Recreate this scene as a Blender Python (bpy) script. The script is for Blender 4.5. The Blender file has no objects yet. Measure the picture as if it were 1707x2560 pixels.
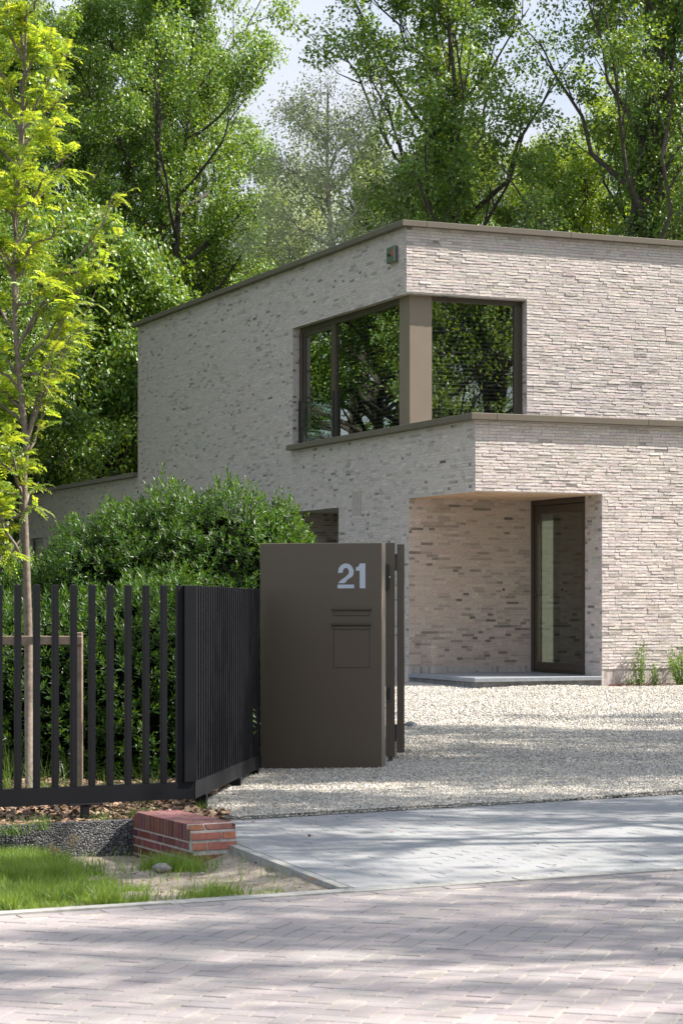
import bpy, math, random
import numpy as np
from mathutils import Vector

SC = bpy.context.scene
COL = SC.collection
R = math.radians

# ------------------------------------------------------------------ camera
F = 5451.0                      # focal length in photo pixels (1707 wide)
HY = 1505.0                     # horizon row of the photo
EYE = 1.49
cam_d = bpy.data.cameras.new("camera")
cam = bpy.data.objects.new("camera", cam_d)
COL.objects.link(cam)
cam.location = (0, 0, EYE)
cam.rotation_euler = (R(90), 0, 0)
cam_d.sensor_fit = 'HORIZONTAL'
cam_d.sensor_width = 24.0
cam_d.lens = F / 1707 * 24.0
cam_d.shift_y = (HY - 1280) / 1707
cam_d.clip_start = 0.1
cam_d.clip_end = 2000
cam_d.dof.use_dof = True
cam_d.dof.focus_distance = 30
cam_d.dof.aperture_fstop = 10
SC.camera = cam

# ------------------------------------------------------------------ light
SUN_AZ = 6.0                    # degrees from +X towards +Y
SUN_EL = 45.0
SC.view_settings.view_transform = 'Standard'
SC.view_settings.look = 'None'
SC.view_settings.gamma = 1
SC.view_settings.exposure = 1.52
SC.cycles.use_denoising = True
SC.cycles.max_bounces = 8
SC.cycles.diffuse_bounces = 4
SC.cycles.glossy_bounces = 3
SC.cycles.transmission_bounces = 4
SC.cycles.transparent_max_bounces = 8
SC.cycles.sample_clamp_indirect = 6

w = bpy.data.worlds.new("World")
SC.world = w
w.use_nodes = True
nt = w.node_tree
nt.nodes.clear()
wo = nt.nodes.new('ShaderNodeOutputWorld')
bg = nt.nodes.new('ShaderNodeBackground')
sky = nt.nodes.new('ShaderNodeTexSky')
sky.sky_type = 'NISHITA'
sky.sun_disc = False
sky.sun_elevation = R(SUN_EL)
sky.sun_rotation = R(90 - SUN_AZ)
sky.air_density = 1.0
sky.dust_density = 1.5
tcn = nt.nodes.new('ShaderNodeTexCoord')
mp = nt.nodes.new('ShaderNodeMapping')
mp.inputs['Scale'].default_value = (1.0, 1.0, 2.4)
no = nt.nodes.new('ShaderNodeTexNoise')
no.inputs['Scale'].default_value = 3.2
no.inputs['Detail'].default_value = 9
no.inputs['Roughness'].default_value = 0.55
rmp = nt.nodes.new('ShaderNodeValToRGB')
rmp.color_ramp.elements[0].position = 0.36
rmp.color_ramp.elements[0].color = (0.25, 0.25, 0.25, 1)
rmp.color_ramp.elements[1].position = 0.60
rmp.color_ramp.elements[1].color = (0.95, 0.95, 0.95, 1)
mx = nt.nodes.new('ShaderNodeMix')
mx.data_type = 'RGBA'
# clouds: brighter overhead than low over the wood
sepz = nt.nodes.new('ShaderNodeSeparateXYZ')
cz = nt.nodes.new('ShaderNodeMix'); cz.data_type = 'RGBA'
cz.inputs['A'].default_value = (3.3, 3.4, 3.65, 1); cz.inputs['B'].default_value = (9.0, 9.8, 11.2, 1)
nt.links.new(tcn.outputs['Generated'], mp.inputs['Vector'])
nt.links.new(tcn.outputs['Generated'], sepz.inputs['Vector'])
nt.links.new(sepz.outputs['Z'], cz.inputs['Factor'])
nt.links.new(cz.outputs['Result'], mx.inputs['B'])
nt.links.new(mp.outputs['Vector'], no.inputs['Vector'])
nt.links.new(no.outputs['Fac'], rmp.inputs['Fac'])
nt.links.new(rmp.outputs['Color'], mx.inputs['Factor'])
nt.links.new(sky.outputs['Color'], mx.inputs['A'])
nt.links.new(mx.outputs['Result'], bg.inputs['Color'])
bg.inputs['Strength'].default_value = 0.066
nt.links.new(bg.outputs['Background'], wo.inputs['Surface'])

sun_d = bpy.data.lights.new("sun", 'SUN')
sun_d.energy = 4.6
sun_d.angle = R(0.55)
sun_d.color = (1.0, 0.93, 0.825)
sun = bpy.data.objects.new("sun", sun_d)
COL.objects.link(sun)
sv = Vector((math.cos(R(SUN_EL)) * math.cos(R(SUN_AZ)), math.cos(R(SUN_EL)) * math.sin(R(SUN_AZ)), math.sin(R(SUN_EL))))
sun.rotation_euler = sv.to_track_quat('Z', 'Y').to_euler()
sun.location = (30, 10, 30)


# ------------------------------------------------------------------ helpers
def px(x, y, Y):
    """photo pixel (1707x2560) at distance Y -> world point"""
    return np.array([(x - 853.5) / F * Y, Y, EYE + (HY - y) / F * Y])


def pd(x, y, Y):
    """the same from the 1568-wide view of the photo"""
    k = 1707 / 1568
    return px(x * k, y * k, Y)


def tag(o, label=None, cat=None, group=None, kind=None):
    if label: o['label'] = label
    if cat: o['category'] = cat
    if group: o['group'] = group
    if kind: o['kind'] = kind
    return o


def empty(name, loc=(0, 0, 0), rz=0.0, **k):
    o = bpy.data.objects.new(name, None)
    COL.objects.link(o)
    o.location = loc
    o.rotation_euler = (0, 0, rz)
    o.empty_display_size = 0.2
    return tag(o, **k)


class MB:
    """collects faces as arrays; build() links them as one mesh object"""
    def __init__(self):
        self.v = []; self.f = {}; self.n = 0

    def add(self, verts, faces, col=None, mat=0):
        verts = np.asarray(verts, dtype=np.float32).reshape(-1, 3)
        faces = np.asarray(faces, dtype=np.int64)
        k = faces.shape[1]
        if col is None:
            col = np.full((len(faces), 3), 0.5, dtype=np.float32)
        col = np.asarray(col, dtype=np.float32)
        if col.ndim == 1:
            col = np.tile(col[None, :], (len(faces), 1))
        self.f.setdefault(k, []).append((faces + self.n, col, np.full(len(faces), mat)))
        self.v.append(verts)
        self.n += len(verts)
        return self

    def box(self, x0, x1, y0, y1, z0, z1, col=None, mat=0):
        v = [(x0, y0, z0), (x1, y0, z0), (x1, y1, z0), (x0, y1, z0), (x0, y0, z1), (x1, y0, z1), (x1, y1, z1), (x0, y1, z1)]
        f = [(0, 3, 2, 1), (4, 5, 6, 7), (0, 1, 5, 4), (1, 2, 6, 5), (2, 3, 7, 6), (3, 0, 4, 7)]
        return self.add(v, f, col, mat)

    def bbox(self, x0, x1, y0, y1, z0, z1, b=0.003, col=None, mat=0):
        """box with chamfered edges"""
        bm_v = []; idx = {}
        X = (x0, x1); Y = (y0, y1); Z = (z0, z1)
        for i in (0, 1):
            for j in (0, 1):
                for k in (0, 1):
                    sx, sy, sz = (b if i == 0 else -b), (b if j == 0 else -b), (b if k == 0 else -b)
                    idx[(i, j, k, 0)] = len(bm_v); bm_v.append((X[i], Y[j] + sy, Z[k] + sz))
                    idx[(i, j, k, 1)] = len(bm_v); bm_v.append((X[i] + sx, Y[j], Z[k] + sz))
                    idx[(i, j, k, 2)] = len(bm_v); bm_v.append((X[i] + sx, Y[j] + sy, Z[k]))
        q = []
        for s in (0, 1):
            a = [idx[(s, j, k, 0)] for j, k in ((0, 0), (0, 1), (1, 1), (1, 0))]
            q.append(a if s == 0 else a[::-1])
            a = [idx[(i, s, k, 1)] for i, k in ((0, 0), (1, 0), (1, 1), (0, 1))]
            q.append(a if s == 0 else a[::-1])
            a = [idx[(i, j, s, 2)] for i, j in ((0, 0), (0, 1), (1, 1), (1, 0))]
            q.append(a if s == 0 else a[::-1])
        for s in (0, 1):
            for t in (0, 1):
                q.append([idx[(s, t, 0, 0)], idx[(s, t, 1, 0)], idx[(s, t, 1, 1)], idx[(s, t, 0, 1)]])
                q.append([idx[(s, 0, t, 0)], idx[(s, 1, t, 0)], idx[(s, 1, t, 2)], idx[(s, 0, t, 2)]])
                q.append([idx[(0, s, t, 1)], idx[(1, s, t, 1)], idx[(1, s, t, 2)], idx[(0, s, t, 2)]])
        tr = [[idx[(i, j, k, 0)], idx[(i, j, k, 1)], idx[(i, j, k, 2)]] for i in (0, 1) for j in (0, 1) for k in (0, 1)]
        n0 = self.n
        self.add(bm_v, q, col, mat)
        t3 = np.asarray(tr) + n0
        c = np.full((len(t3), 3), 0.5) if col is None else np.tile(np.asarray(col)[None, :], (len(t3), 1))
        self.f.setdefault(3, []).append((t3, c.astype(np.float32), np.full(len(t3), mat)))
        return self

    def tube(self, pts, rad, sides=6, col=None, mat=0, cap=True):
        pts = np.asarray(pts, dtype=float)
        n = len(pts)
        rad = np.full(n, rad) if np.isscalar(rad) else np.asarray(rad, dtype=float)
        t = np.gradient(pts, axis=0)
        t /= np.linalg.norm(t, axis=1)[:, None] + 1e-9
        ref = np.array([1.0, 0.1, 0.0]) if abs(t[0, 2]) > 0.6 else np.array([0, 0, 1.0])
        a = np.cross(t, ref); a /= np.linalg.norm(a, axis=1)[:, None] + 1e-9
        b = np.cross(t, a)
        an = np.arange(sides) / sides * 2 * math.pi
        ring = a[:, None, :] * np.cos(an)[None, :, None] + b[:, None, :] * np.sin(an)[None, :, None]
        v = (pts[:, None, :] + ring * rad[:, None, None]).reshape(-1, 3)
        i = np.arange(n - 1)[:, None] * sides; j = np.arange(sides)[None, :]; j2 = (j + 1) % sides
        f = np.stack([i + j, i + j2, i + sides + j2, i + sides + j], -1).reshape(-1, 4)
        n0 = self.n
        self.add(v, f[:, ::-1], col, mat)
        if cap:
            for ring_i in (0, n - 1):
                ids = n0 + ring_i * sides + np.arange(sides)
                c = np.full((1, 3), 0.5, np.float32) if col is None else np.asarray(col, np.float32)[None, :]
                self.f.setdefault(sides, []).append(((ids if ring_i else ids[::-1])[None, :], c, np.full(1, mat)))
        return self

    def build(self, name, mats, parent=None, smooth=False, loc=None):
        me = bpy.data.meshes.new(name)
        v = np.concatenate(self.v)
        me.vertices.add(len(v)); me.vertices.foreach_set("co", v.ravel())
        loops = []; starts = []; cols = []; mi = []; s = 0
        for k, lst in self.f.items():
            fa = np.concatenate([a for a, _, _ in lst]); cc = np.concatenate([c for _, c, _ in lst]); mm = np.concatenate([m for _, _, m in lst])
            loops.append(fa.ravel()); starts.append(s + np.arange(len(fa)) * k); s += fa.size
            cols.append(cc); mi.append(mm)
        loops = np.concatenate(loops).astype(np.int32); starts = np.concatenate(starts).astype(np.int32)
        cols = np.concatenate(cols); mi = np.concatenate(mi).astype(np.int32)
        me.loops.add(len(loops)); me.loops.foreach_set("vertex_index", loops)
        me.polygons.add(len(starts)); me.polygons.foreach_set("loop_start", starts)
        me.polygons.foreach_set("material_index", mi)
        me.polygons.foreach_set("use_smooth", np.full(len(starts), smooth, dtype=bool))
        at = me.attributes.new("col", 'FLOAT_COLOR', 'FACE')
        rgba = np.ones((len(cols), 4), np.float32); rgba[:, :3] = cols
        at.data.foreach_set("color", rgba.ravel())
        me.update(calc_edges=True)
        me.validate()
        for m in (mats if isinstance(mats, (list, tuple)) else [mats]):
            me.materials.append(m)
        o = bpy.data.objects.new(name, me)
        COL.objects.link(o)
        if parent: o.parent = parent
        if loc is not None: o.location = loc
        return o


# ------------------------------------------------------------------ materials
def newmat(name):
    m = bpy.data.materials.new(name); m.use_nodes = True
    t = m.node_tree; b = t.nodes['Principled BSDF']
    return m, t, b


def pm(name, col, rough=0.6, metal=0.0, spec=0.5, noise=0.0, nscale=8.0, bump=0.0, bscale=60.0, attr=False, coat=0.0):
    m, t, b = newmat(name)
    b.inputs['Roughness'].default_value = rough
    b.inputs['Metallic'].default_value = metal
    b.inputs['Specular IOR Level'].default_value = spec
    b.inputs['Coat Weight'].default_value = coat
    tc = t.nodes.new('ShaderNodeTexCoord')
    if attr:
        a = t.nodes.new('ShaderNodeAttribute'); a.attribute_name = 'col'; src = a.outputs['Color']
    else:
        a = t.nodes.new('ShaderNodeRGB'); a.outputs[0].default_value = (*col, 1); src = a.outputs[0]
    if noise:
        n = t.nodes.new('ShaderNodeTexNoise'); n.inputs['Scale'].default_value = nscale; n.inputs['Detail'].default_value = 6
        t.links.new(tc.outputs['Object'], n.inputs['Vector'])
        mr = t.nodes.new('ShaderNodeMapRange'); mr.inputs['From Min'].default_value = 0.3; mr.inputs['From Max'].default_value = 0.7
        mr.inputs['To Min'].default_value = 1 - noise; mr.inputs['To Max'].default_value = 1 + noise
        t.links.new(n.outputs['Fac'], mr.inputs['Value'])
        vm = t.nodes.new('ShaderNodeVectorMath'); vm.operation = 'SCALE'
        t.links.new(src, vm.inputs[0]); t.links.new(mr.outputs['Result'], vm.inputs['Scale'])
        src = vm.outputs['Vector']
    t.links.new(src, b.inputs['Base Color'])
    if bump:
        n2 = t.nodes.new('ShaderNodeTexNoise'); n2.inputs['Scale'].default_value = bscale; n2.inputs['Detail'].default_value = 5
        t.links.new(tc.outputs['Object'], n2.inputs['Vector'])
        bp = t.nodes.new('ShaderNodeBump'); bp.inputs['Strength'].default_value = 0.6; bp.inputs['Distance'].default_value = bump
        t.links.new(n2.outputs['Fac'], bp.inputs['Height']); t.links.new(bp.outputs['Normal'], b.inputs['Normal'])
    return m


def leafmat(name, refl, trans, tw=0.45, rough=0.35, spec=0.5, var=0.25, hue=0.02):
    """thin leaf: diffuse + translucent + a glossy skin; colour varies from leaf to leaf"""
    m = bpy.data.materials.new(name); m.use_nodes = True
    t = m.node_tree; t.nodes.clear()
    out = t.nodes.new('ShaderNodeOutputMaterial')
    a = t.nodes.new('ShaderNodeAttribute'); a.attribute_name = 'col'
    sep = t.nodes.new('ShaderNodeSeparateColor'); t.links.new(a.outputs['Color'], sep.inputs['Color'])
    oi = t.nodes.new('ShaderNodeObjectInfo')

    def shade(c, bs):
        hs = t.nodes.new('ShaderNodeHueSaturation')
        hs.inputs['Color'].default_value = (*c, 1)
        m1 = t.nodes.new('ShaderNodeMapRange'); m1.inputs['To Min'].default_value = 0.5 - hue; m1.inputs['To Max'].default_value = 0.5 + hue
        t.links.new(sep.outputs['Green'], m1.inputs['Value'])
        m2 = t.nodes.new('ShaderNodeMapRange'); m2.inputs['To Min'].default_value = 1 - var; m2.inputs['To Max'].default_value = 1 + var
        t.links.new(sep.outputs['Red'], m2.inputs['Value'])
        m3 = t.nodes.new('ShaderNodeMapRange'); m3.inputs['To Min'].default_value = 0.85; m3.inputs['To Max'].default_value = 1.2
        t.links.new(oi.outputs['Random'], m3.inputs['Value'])
        mu = t.nodes.new('ShaderNodeMath'); mu.operation = 'MULTIPLY'
        t.links.new(m2.outputs['Result'], mu.inputs[0]); t.links.new(m3.outputs['Result'], mu.inputs[1])
        t.links.new(m1.outputs['Result'], hs.inputs['Hue']); t.links.new(mu.outputs['Value'], hs.inputs['Value'])
        s = t.nodes.new(bs); t.links.new(hs.outputs['Color'], s.inputs['Color'])
        return s
    d = shade(refl, 'ShaderNodeBsdfDiffuse'); tr = shade(trans, 'ShaderNodeBsdfTranslucent')
    mx1 = t.nodes.new('ShaderNodeMixShader'); mx1.inputs['Fac'].default_value = tw
    t.links.new(d.outputs[0], mx1.inputs[1]); t.links.new(tr.outputs[0], mx1.inputs[2])
    g = t.nodes.new('ShaderNodeBsdfGlossy'); g.inputs['Roughness'].default_value = rough
    g.inputs['Color'].default_value = (spec, spec, spec, 1)
    lw = t.nodes.new('ShaderNodeLayerWeight'); lw.inputs['Blend'].default_value = 0.25
    fr = t.nodes.new('ShaderNodeMath'); fr.operation = 'MULTIPLY_ADD'; fr.inputs[1].default_value = 0.20; fr.inputs[2].default_value = 0.035
    t.links.new(lw.outputs['Facing'], fr.inputs[0])
    mx2 = t.nodes.new('ShaderNodeMixShader')
    t.links.new(fr.outputs[0], mx2.inputs['Fac']); t.links.new(mx1.outputs[0], mx2.inputs[1]); t.links.new(g.outputs[0], mx2.inputs[2])
    t.links.new(mx2.outputs[0], out.inputs['Surface'])
    return m


def glassmat(name, tint=(0.75, 0.8, 0.78), base=0.12, mul=1.0):
    m = bpy.data.materials.new(name); m.use_nodes = True
    t = m.node_tree; t.nodes.clear()
    out = t.nodes.new('ShaderNodeOutputMaterial')
    tr = t.nodes.new('ShaderNodeBsdfTransparent'); tr.inputs['Color'].default_value = (*tint, 1)
    g = t.nodes.new('ShaderNodeBsdfGlossy'); g.inputs['Roughness'].default_value = 0.004
    g.inputs['Color'].default_value = (0.92, 0.97, 0.93, 1)
    tc = t.nodes.new('ShaderNodeTexCoord')
    n = t.nodes.new('ShaderNodeTexNoise'); n.inputs['Scale'].default_value = 0.9; n.inputs['Detail'].default_value = 1
    t.links.new(tc.outputs['Object'], n.inputs['Vector'])
    bp = t.nodes.new('ShaderNodeBump'); bp.inputs['Strength'].default_value = 0.25; bp.inputs['Distance'].default_value = 0.006
    t.links.new(n.outputs['Fac'], bp.inputs['Height']); t.links.new(bp.outputs['Normal'], g.inputs['Normal'])
    fr = t.nodes.new('ShaderNodeFresnel'); fr.inputs['IOR'].default_value = 1.5
    ma = t.nodes.new('ShaderNodeMath'); ma.operation = 'MULTIPLY_ADD'; ma.inputs[1].default_value = mul; ma.inputs[2].default_value = base
    t.links.new(fr.outputs[0], ma.inputs[0])
    ge = t.nodes.new('ShaderNodeNewGeometry')
    iv = t.nodes.new('ShaderNodeMath'); iv.operation = 'SUBTRACT'; iv.inputs[0].default_value = 1
    t.links.new(ge.outputs['Backfacing'], iv.inputs[1])
    m3 = t.nodes.new('ShaderNodeMath'); m3.operation = 'MULTIPLY'; m3.use_clamp = True
    t.links.new(ma.outputs[0], m3.inputs[0]); t.links.new(iv.outputs[0], m3.inputs[1])
    mx = t.nodes.new('ShaderNodeMixShader')
    t.links.new(m3.outputs[0], mx.inputs['Fac']); t.links.new(tr.outputs[0], mx.inputs[1]); t.links.new(g.outputs[0], mx.inputs[2])
    t.links.new(mx.outputs[0], out.inputs['Surface'])
    return m


M = {}
M['mortar'] = pm('mortar', (0.48, 0.445, 0.43), 0.9, noise=0.08, nscale=12, bump=0.002, bscale=150)
M['brick'] = pm('pale_brick', (0.5, 0.5, 0.5), 0.85, noise=0.16, nscale=34, bump=0.004, bscale=90, attr=True)
M['cap'] = pm('bronze_capping', (0.125, 0.105, 0.083), 0.45, metal=0.25, noise=0.06, nscale=3)
M['frame'] = pm('dark_bronze_frame', (0.060, 0.046, 0.034), 0.4, metal=0.2, noise=0.05, nscale=4)
M['column'] = pm('bronze_panel', (0.20, 0.16, 0.125), 0.45, metal=0.25, noise=0.04, nscale=2)
M['gatebox'] = pm('brown_powder_coat', (0.100, 0.077, 0.057), 0.42, metal=0.15, noise=0.04, nscale=1.5, bump=0.0006, bscale=300)
M['groove'] = pm('shadow_gap', (0.02, 0.017, 0.014), 0.7)
M['number'] = pm('frosted_number', (0.44, 0.48, 0.56), 0.6)
M['black'] = pm('black_metal', (0.012, 0.012, 0.013), 0.35)
M['steel'] = pm('galvanised_steel', (0.45, 0.46, 0.47), 0.35, metal=0.8, noise=0.1)
M['fence'] = pm('anthracite_coating', (0.008, 0.0085, 0.011), 0.5, metal=0.0, spec=0.14, noise=0.1, nscale=5)
M['glass'] = glassmat('window_glass', (0.62, 0.68, 0.65), 0.23, 1.2)
M['doorglass'] = glassmat('door_glass', (0.72, 0.74, 0.68), 0.12, 1.2)
M['balglass'] = glassmat('balustrade_glass', (0.9, 0.95, 0.93), 0.03, 0.6)
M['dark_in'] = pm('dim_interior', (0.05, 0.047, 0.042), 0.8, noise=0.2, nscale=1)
M['blind'] = pm('blind_slat', (0.20, 0.20, 0.19), 0.6)
M['curtain'] = leafmat('pale_curtain', (0.30, 0.325, 0.30), (0.24, 0.27, 0.245), 0.5, 0.6, 0.1, 0.0, 0.0)
M['roof'] = pm('grey_roofing', (0.16, 0.16, 0.16), 0.9, noise=0.2, nscale=3)
M['stone'] = pm('blue_grey_stone', (0.20, 0.215, 0.24), 0.45, noise=0.15, nscale=14, bump=0.001, bscale=80)
M['stone_side'] = pm('weathered_stone_side', (0.17, 0.17, 0.17), 0.8, noise=0.3, nscale=9, bump=0.003, bscale=60)
M['redbrick'] = pm('red_brick', (0.3, 0.1, 0.06), 0.75, noise=0.22, nscale=26, bump=0.003, bscale=110, attr=True)
M['redmortar'] = pm('cement_joint', (0.40, 0.375, 0.34), 0.95, noise=0.25, nscale=30, bump=0.005, bscale=120)
M['paver'] = pm('concrete_paver', (0.4, 0.4, 0.4), 0.85, noise=0.10, nscale=70, bump=0.002, bscale=260, attr=True)
M['joint'] = pm('sand_joint', (0.33, 0.295, 0.26), 0.95, noise=0.3, nscale=40)
M['gjoint'] = pm('dark_joint', (0.19, 0.185, 0.18), 0.95, noise=0.3, nscale=40)
M['kerb'] = pm('kerb_concrete', (0.27, 0.265, 0.25), 0.9, noise=0.2, nscale=20, bump=0.003, bscale=150)
M['pebble'] = pm('gravel_stone', (0.5, 0.5, 0.5), 0.75, attr=True, noise=0.1, nscale=90)
M['chip'] = pm('bark_chip', (0.3, 0.2, 0.1), 0.8, attr=True, noise=0.3, nscale=60)
M['bark'] = pm('tree_bark', (0.055, 0.046, 0.038), 0.9, noise=0.35, nscale=5, bump=0.03, bscale=14)
M['birchbark'] = pm('birch_bark', (0.30, 0.285, 0.25), 0.8, noise=0.5, nscale=4, bump=0.01, bscale=14)
M['youngbark'] = pm('young_bark', (0.15, 0.12, 0.095), 0.8, noise=0.35, nscale=30, bump=0.004, bscale=90)
M['timber'] = pm('weathered_timber', (0.20, 0.15, 0.11), 0.8, noise=0.3, nscale=14, bump=0.004, bscale=40)
M['leaf'] = leafmat('broad_leaf', (0.092, 0.180, 0.026), (0.33, 0.47, 0.028), 0.28, 0.5, 0.8, 0.45, 0.02)
M['leaf_yellow'] = leafmat('fresh_leaf', (0.125, 0.205, 0.024), (0.40, 0.50, 0.022), 0.34, 0.5, 0.7, 0.4, 0.02)
M['birchleaf'] = leafmat('birch_leaf', (0.30, 0.35, 0.18), (0.50, 0.56, 0.26), 0.45, 0.45, 0.8, 0.3, 0.015)
M['locust'] = leafmat('locust_leaflet', (0.22, 0.34, 0.032), (0.60, 0.72, 0.045), 0.52, 0.45, 0.5, 0.25, 0.02)
M['laurel'] = leafmat('laurel_leaf', (0.032, 0.082, 0.010), (0.13, 0.26, 0.012), 0.35, 0.42, 0.38, 0.4, 0.02)
M['laurel_light'] = leafmat('privet_leaf', (0.085, 0.16, 0.03), (0.22, 0.36, 0.03), 0.4, 0.4, 0.6, 0.35, 0.02)
M['grass'] = leafmat('grass_blade', (0.125, 0.20, 0.032), (0.28, 0.40, 0.04), 0.4, 0.45, 0.5, 0.4, 0.025)
M['sedge'] = leafmat('sedge_blade', (0.09, 0.16, 0.03), (0.2, 0.32, 0.04), 0.4, 0.4, 0.6, 0.35, 0.02)
M['dry'] = leafmat('dry_flower', (0.42, 0.33, 0.17), (0.4, 0.3, 0.12), 0.3, 0.6, 0.2, 0.2, 0.01)
M['core'] = pm('twigs_and_dark_core', (0.004, 0.006, 0.003), 1.0, spec=0.0, noise=0.5, nscale=9)  # for twigs and a near-black core standing in for shade inside the shrubs
M['signgreen'] = pm('green_plastic', (0.085, 0.112, 0.092), 0.25, coat=0.3)
M['signedge'] = pm('pale_green_edge', (0.35, 0.48, 0.40), 0.3)
M['ink'] = pm('dark_lettering', (0.01, 0.012, 0.012), 0.5)
M['red'] = pm('red_mark', (0.55, 0.06, 0.03), 0.5)
M['olive'] = pm('olive_panel', (0.13, 0.12, 0.055), 0.45, noise=0.05)
M['dome'] = pm('grey_dome', (0.07, 0.075, 0.085), 0.5, noise=0.2)
M['rock'] = pm('field_stone', (0.22, 0.205, 0.19), 0.9, noise=0.35, nscale=35, bump=0.006, bscale=80)


def ground_mat(name, stops, scale, bump=0.01, bscale=60, sp=0.0):
    """rough earth-like surface, colours mixed by noise"""
    m, t, b = newmat(name)
    b.inputs['Roughness'].default_value = 0.95
    tc = t.nodes.new('ShaderNodeTexCoord')
    n = t.nodes.new('ShaderNodeTexNoise'); n.inputs['Scale'].default_value = scale; n.inputs['Detail'].default_value = 10; n.inputs['Roughness'].default_value = 0.65
    t.links.new(tc.outputs['Object'], n.inputs['Vector'])
    cr = t.nodes.new('ShaderNodeValToRGB')
    cr.color_ramp.elements[0].position = stops[0][0]; cr.color_ramp.elements[0].color = (*stops[0][1], 1)
    cr.color_ramp.elements[1].position = stops[-1][0]; cr.color_ramp.elements[1].color = (*stops[-1][1], 1)
    for p, c in stops[1:-1]:
        e = cr.color_ramp.elements.new(p); e.color = (*c, 1)
    t.links.new(n.outputs['Fac'], cr.inputs['Fac']); t.links.new(cr.outputs['Color'], b.inputs['Base Color'])
    n2 = t.nodes.new('ShaderNodeTexNoise'); n2.inputs['Scale'].default_value = bscale; n2.inputs['Detail'].default_value = 8
    t.links.new(tc.outputs['Object'], n2.inputs['Vector'])
    bp = t.nodes.new('ShaderNodeBump'); bp.inputs['Strength'].default_value = 0.8; bp.inputs['Distance'].default_value = bump
    t.links.new(n2.outputs['Fac'], bp.inputs['Height']); t.links.new(bp.outputs['Normal'], b.inputs['Normal'])
    return m


M['forest'] = ground_mat('forest_floor', [(0.3, (0.03, 0.045, 0.012)), (0.55, (0.06, 0.085, 0.02)), (0.75, (0.08, 0.06, 0.03))], 1.5, 0.05, 12)
M['soil'] = ground_mat('sandy_soil', [(0.32, (0.13, 0.10, 0.07)), (0.45, (0.21, 0.175, 0.135)), (0.62, (0.29, 0.25, 0.20)), (0.75, (0.30, 0.17, 0.08))], 6, 0.02, 45)
M['mulch'] = ground_mat('mulch_soil', [(0.35, (0.035, 0.022, 0.014)), (0.6, (0.10, 0.06, 0.035)), (0.75, (0.2, 0.12, 0.07))], 20, 0.02, 60)


def gravel_mat():
    m, t, b = newmat('pale_gravel')
    b.inputs['Roughness'].default_value = 0.9
    tc = t.nodes.new('ShaderNodeTexCoord')
    v = t.nodes.new('ShaderNodeTexVoronoi'); v.inputs['Scale'].default_value = 55
    t.links.new(tc.outputs['Object'], v.inputs['Vector'])
    cr = t.nodes.new('ShaderNodeValToRGB')
    cr.color_ramp.elements[0].position = 0.0; cr.color_ramp.elements[0].color = (0.19, 0.17, 0.145, 1)
    cr.color_ramp.elements[1].position = 1.0; cr.color_ramp.elements[1].color = (0.43, 0.405, 0.365, 1)
    e = cr.color_ramp.elements.new(0.4); e.color = (0.32, 0.295, 0.26, 1)
    sp = t.nodes.new('ShaderNodeSeparateColor')
    t.links.new(v.outputs['Color'], sp.inputs['Color']); t.links.new(sp.outputs['Red'], cr.inputs['Fac'])
    t.links.new(cr.outputs['Color'], b.inputs['Base Color'])
    bp = t.nodes.new('ShaderNodeBump'); bp.inputs['Strength'].default_value = 1.0; bp.inputs['Distance'].default_value = 0.012
    bp.invert = True
    t.links.new(v.outputs['Distance'], bp.inputs['Height']); t.links.new(bp.outputs['Normal'], b.inputs['Normal'])
    return m


def plinth_mat():
    m, t, b = newmat('washed_concrete')
    b.inputs['Roughness'].default_value = 0.6
    tc = t.nodes.new('ShaderNodeTexCoord')
    v = t.nodes.new('ShaderNodeTexVoronoi'); v.inputs['Scale'].default_value = 90
    t.links.new(tc.outputs['Object'], v.inputs['Vector'])
    cr = t.nodes.new('ShaderNodeValToRGB')
    cr.color_ramp.elements[0].position = 0.0; cr.color_ramp.elements[0].color = (0.018, 0.018, 0.020, 1)
    cr.color_ramp.elements[1].position = 1.0; cr.color_ramp.elements[1].color = (0.17, 0.17, 0.175, 1)
    e = cr.color_ramp.elements.new(0.6); e.color = (0.045, 0.045, 0.05, 1)
    sp = t.nodes.new('ShaderNodeSeparateColor')
    t.links.new(v.outputs['Color'], sp.inputs['Color']); t.links.new(sp.outputs['Red'], cr.inputs['Fac'])
    t.links.new(cr.outputs['Color'], b.inputs['Base Color'])
    bp = t.nodes.new('ShaderNodeBump'); bp.inputs['Strength'].default_value = 1.0; bp.inputs['Distance'].default_value = 0.012; bp.invert = True
    t.links.new(v.outputs['Distance'], bp.inputs['Height']); t.links.new(bp.outputs['Normal'], b.inputs['Normal'])
    return m


M['gravel'] = gravel_mat()
M['plinth'] = plinth_mat()

# ------------------------------------------------------------------ street frame
E2 = np.array([0.895, 0.446]); E2 /= np.linalg.norm(E2)       # along the street
N2 = np.array([-E2[1], E2[0]])                                # away from the camera
S0 = np.array([0.0, 11.3])
STREET_A = math.atan2(E2[1], E2[0])


def S(a, b):
    return S0 + a * E2 + b * N2


def inside(pts, poly):
    """points (n,2) inside polygon"""
    x, y = pts[:, 0], pts[:, 1]
    r = np.zeros(len(pts), bool)
    p = np.asarray(poly)
    j = len(p) - 1
    for i in range(len(p)):
        c = ((p[i, 1] > y) != (p[j, 1] > y)) & (x < (p[j, 0] - p[i, 0]) * (y - p[i, 1]) / (p[j, 1] - p[i, 1] + 1e-12) + p[i, 0])
        r ^= c
        j = i
    return r


def sheet(mb, poly, z, mat=0, col=None):
    """flat n-gon"""
    v = [(p[0], p[1], z) for p in poly]
    mb.add(v, [list(range(len(v)))], col, mat)


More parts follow.
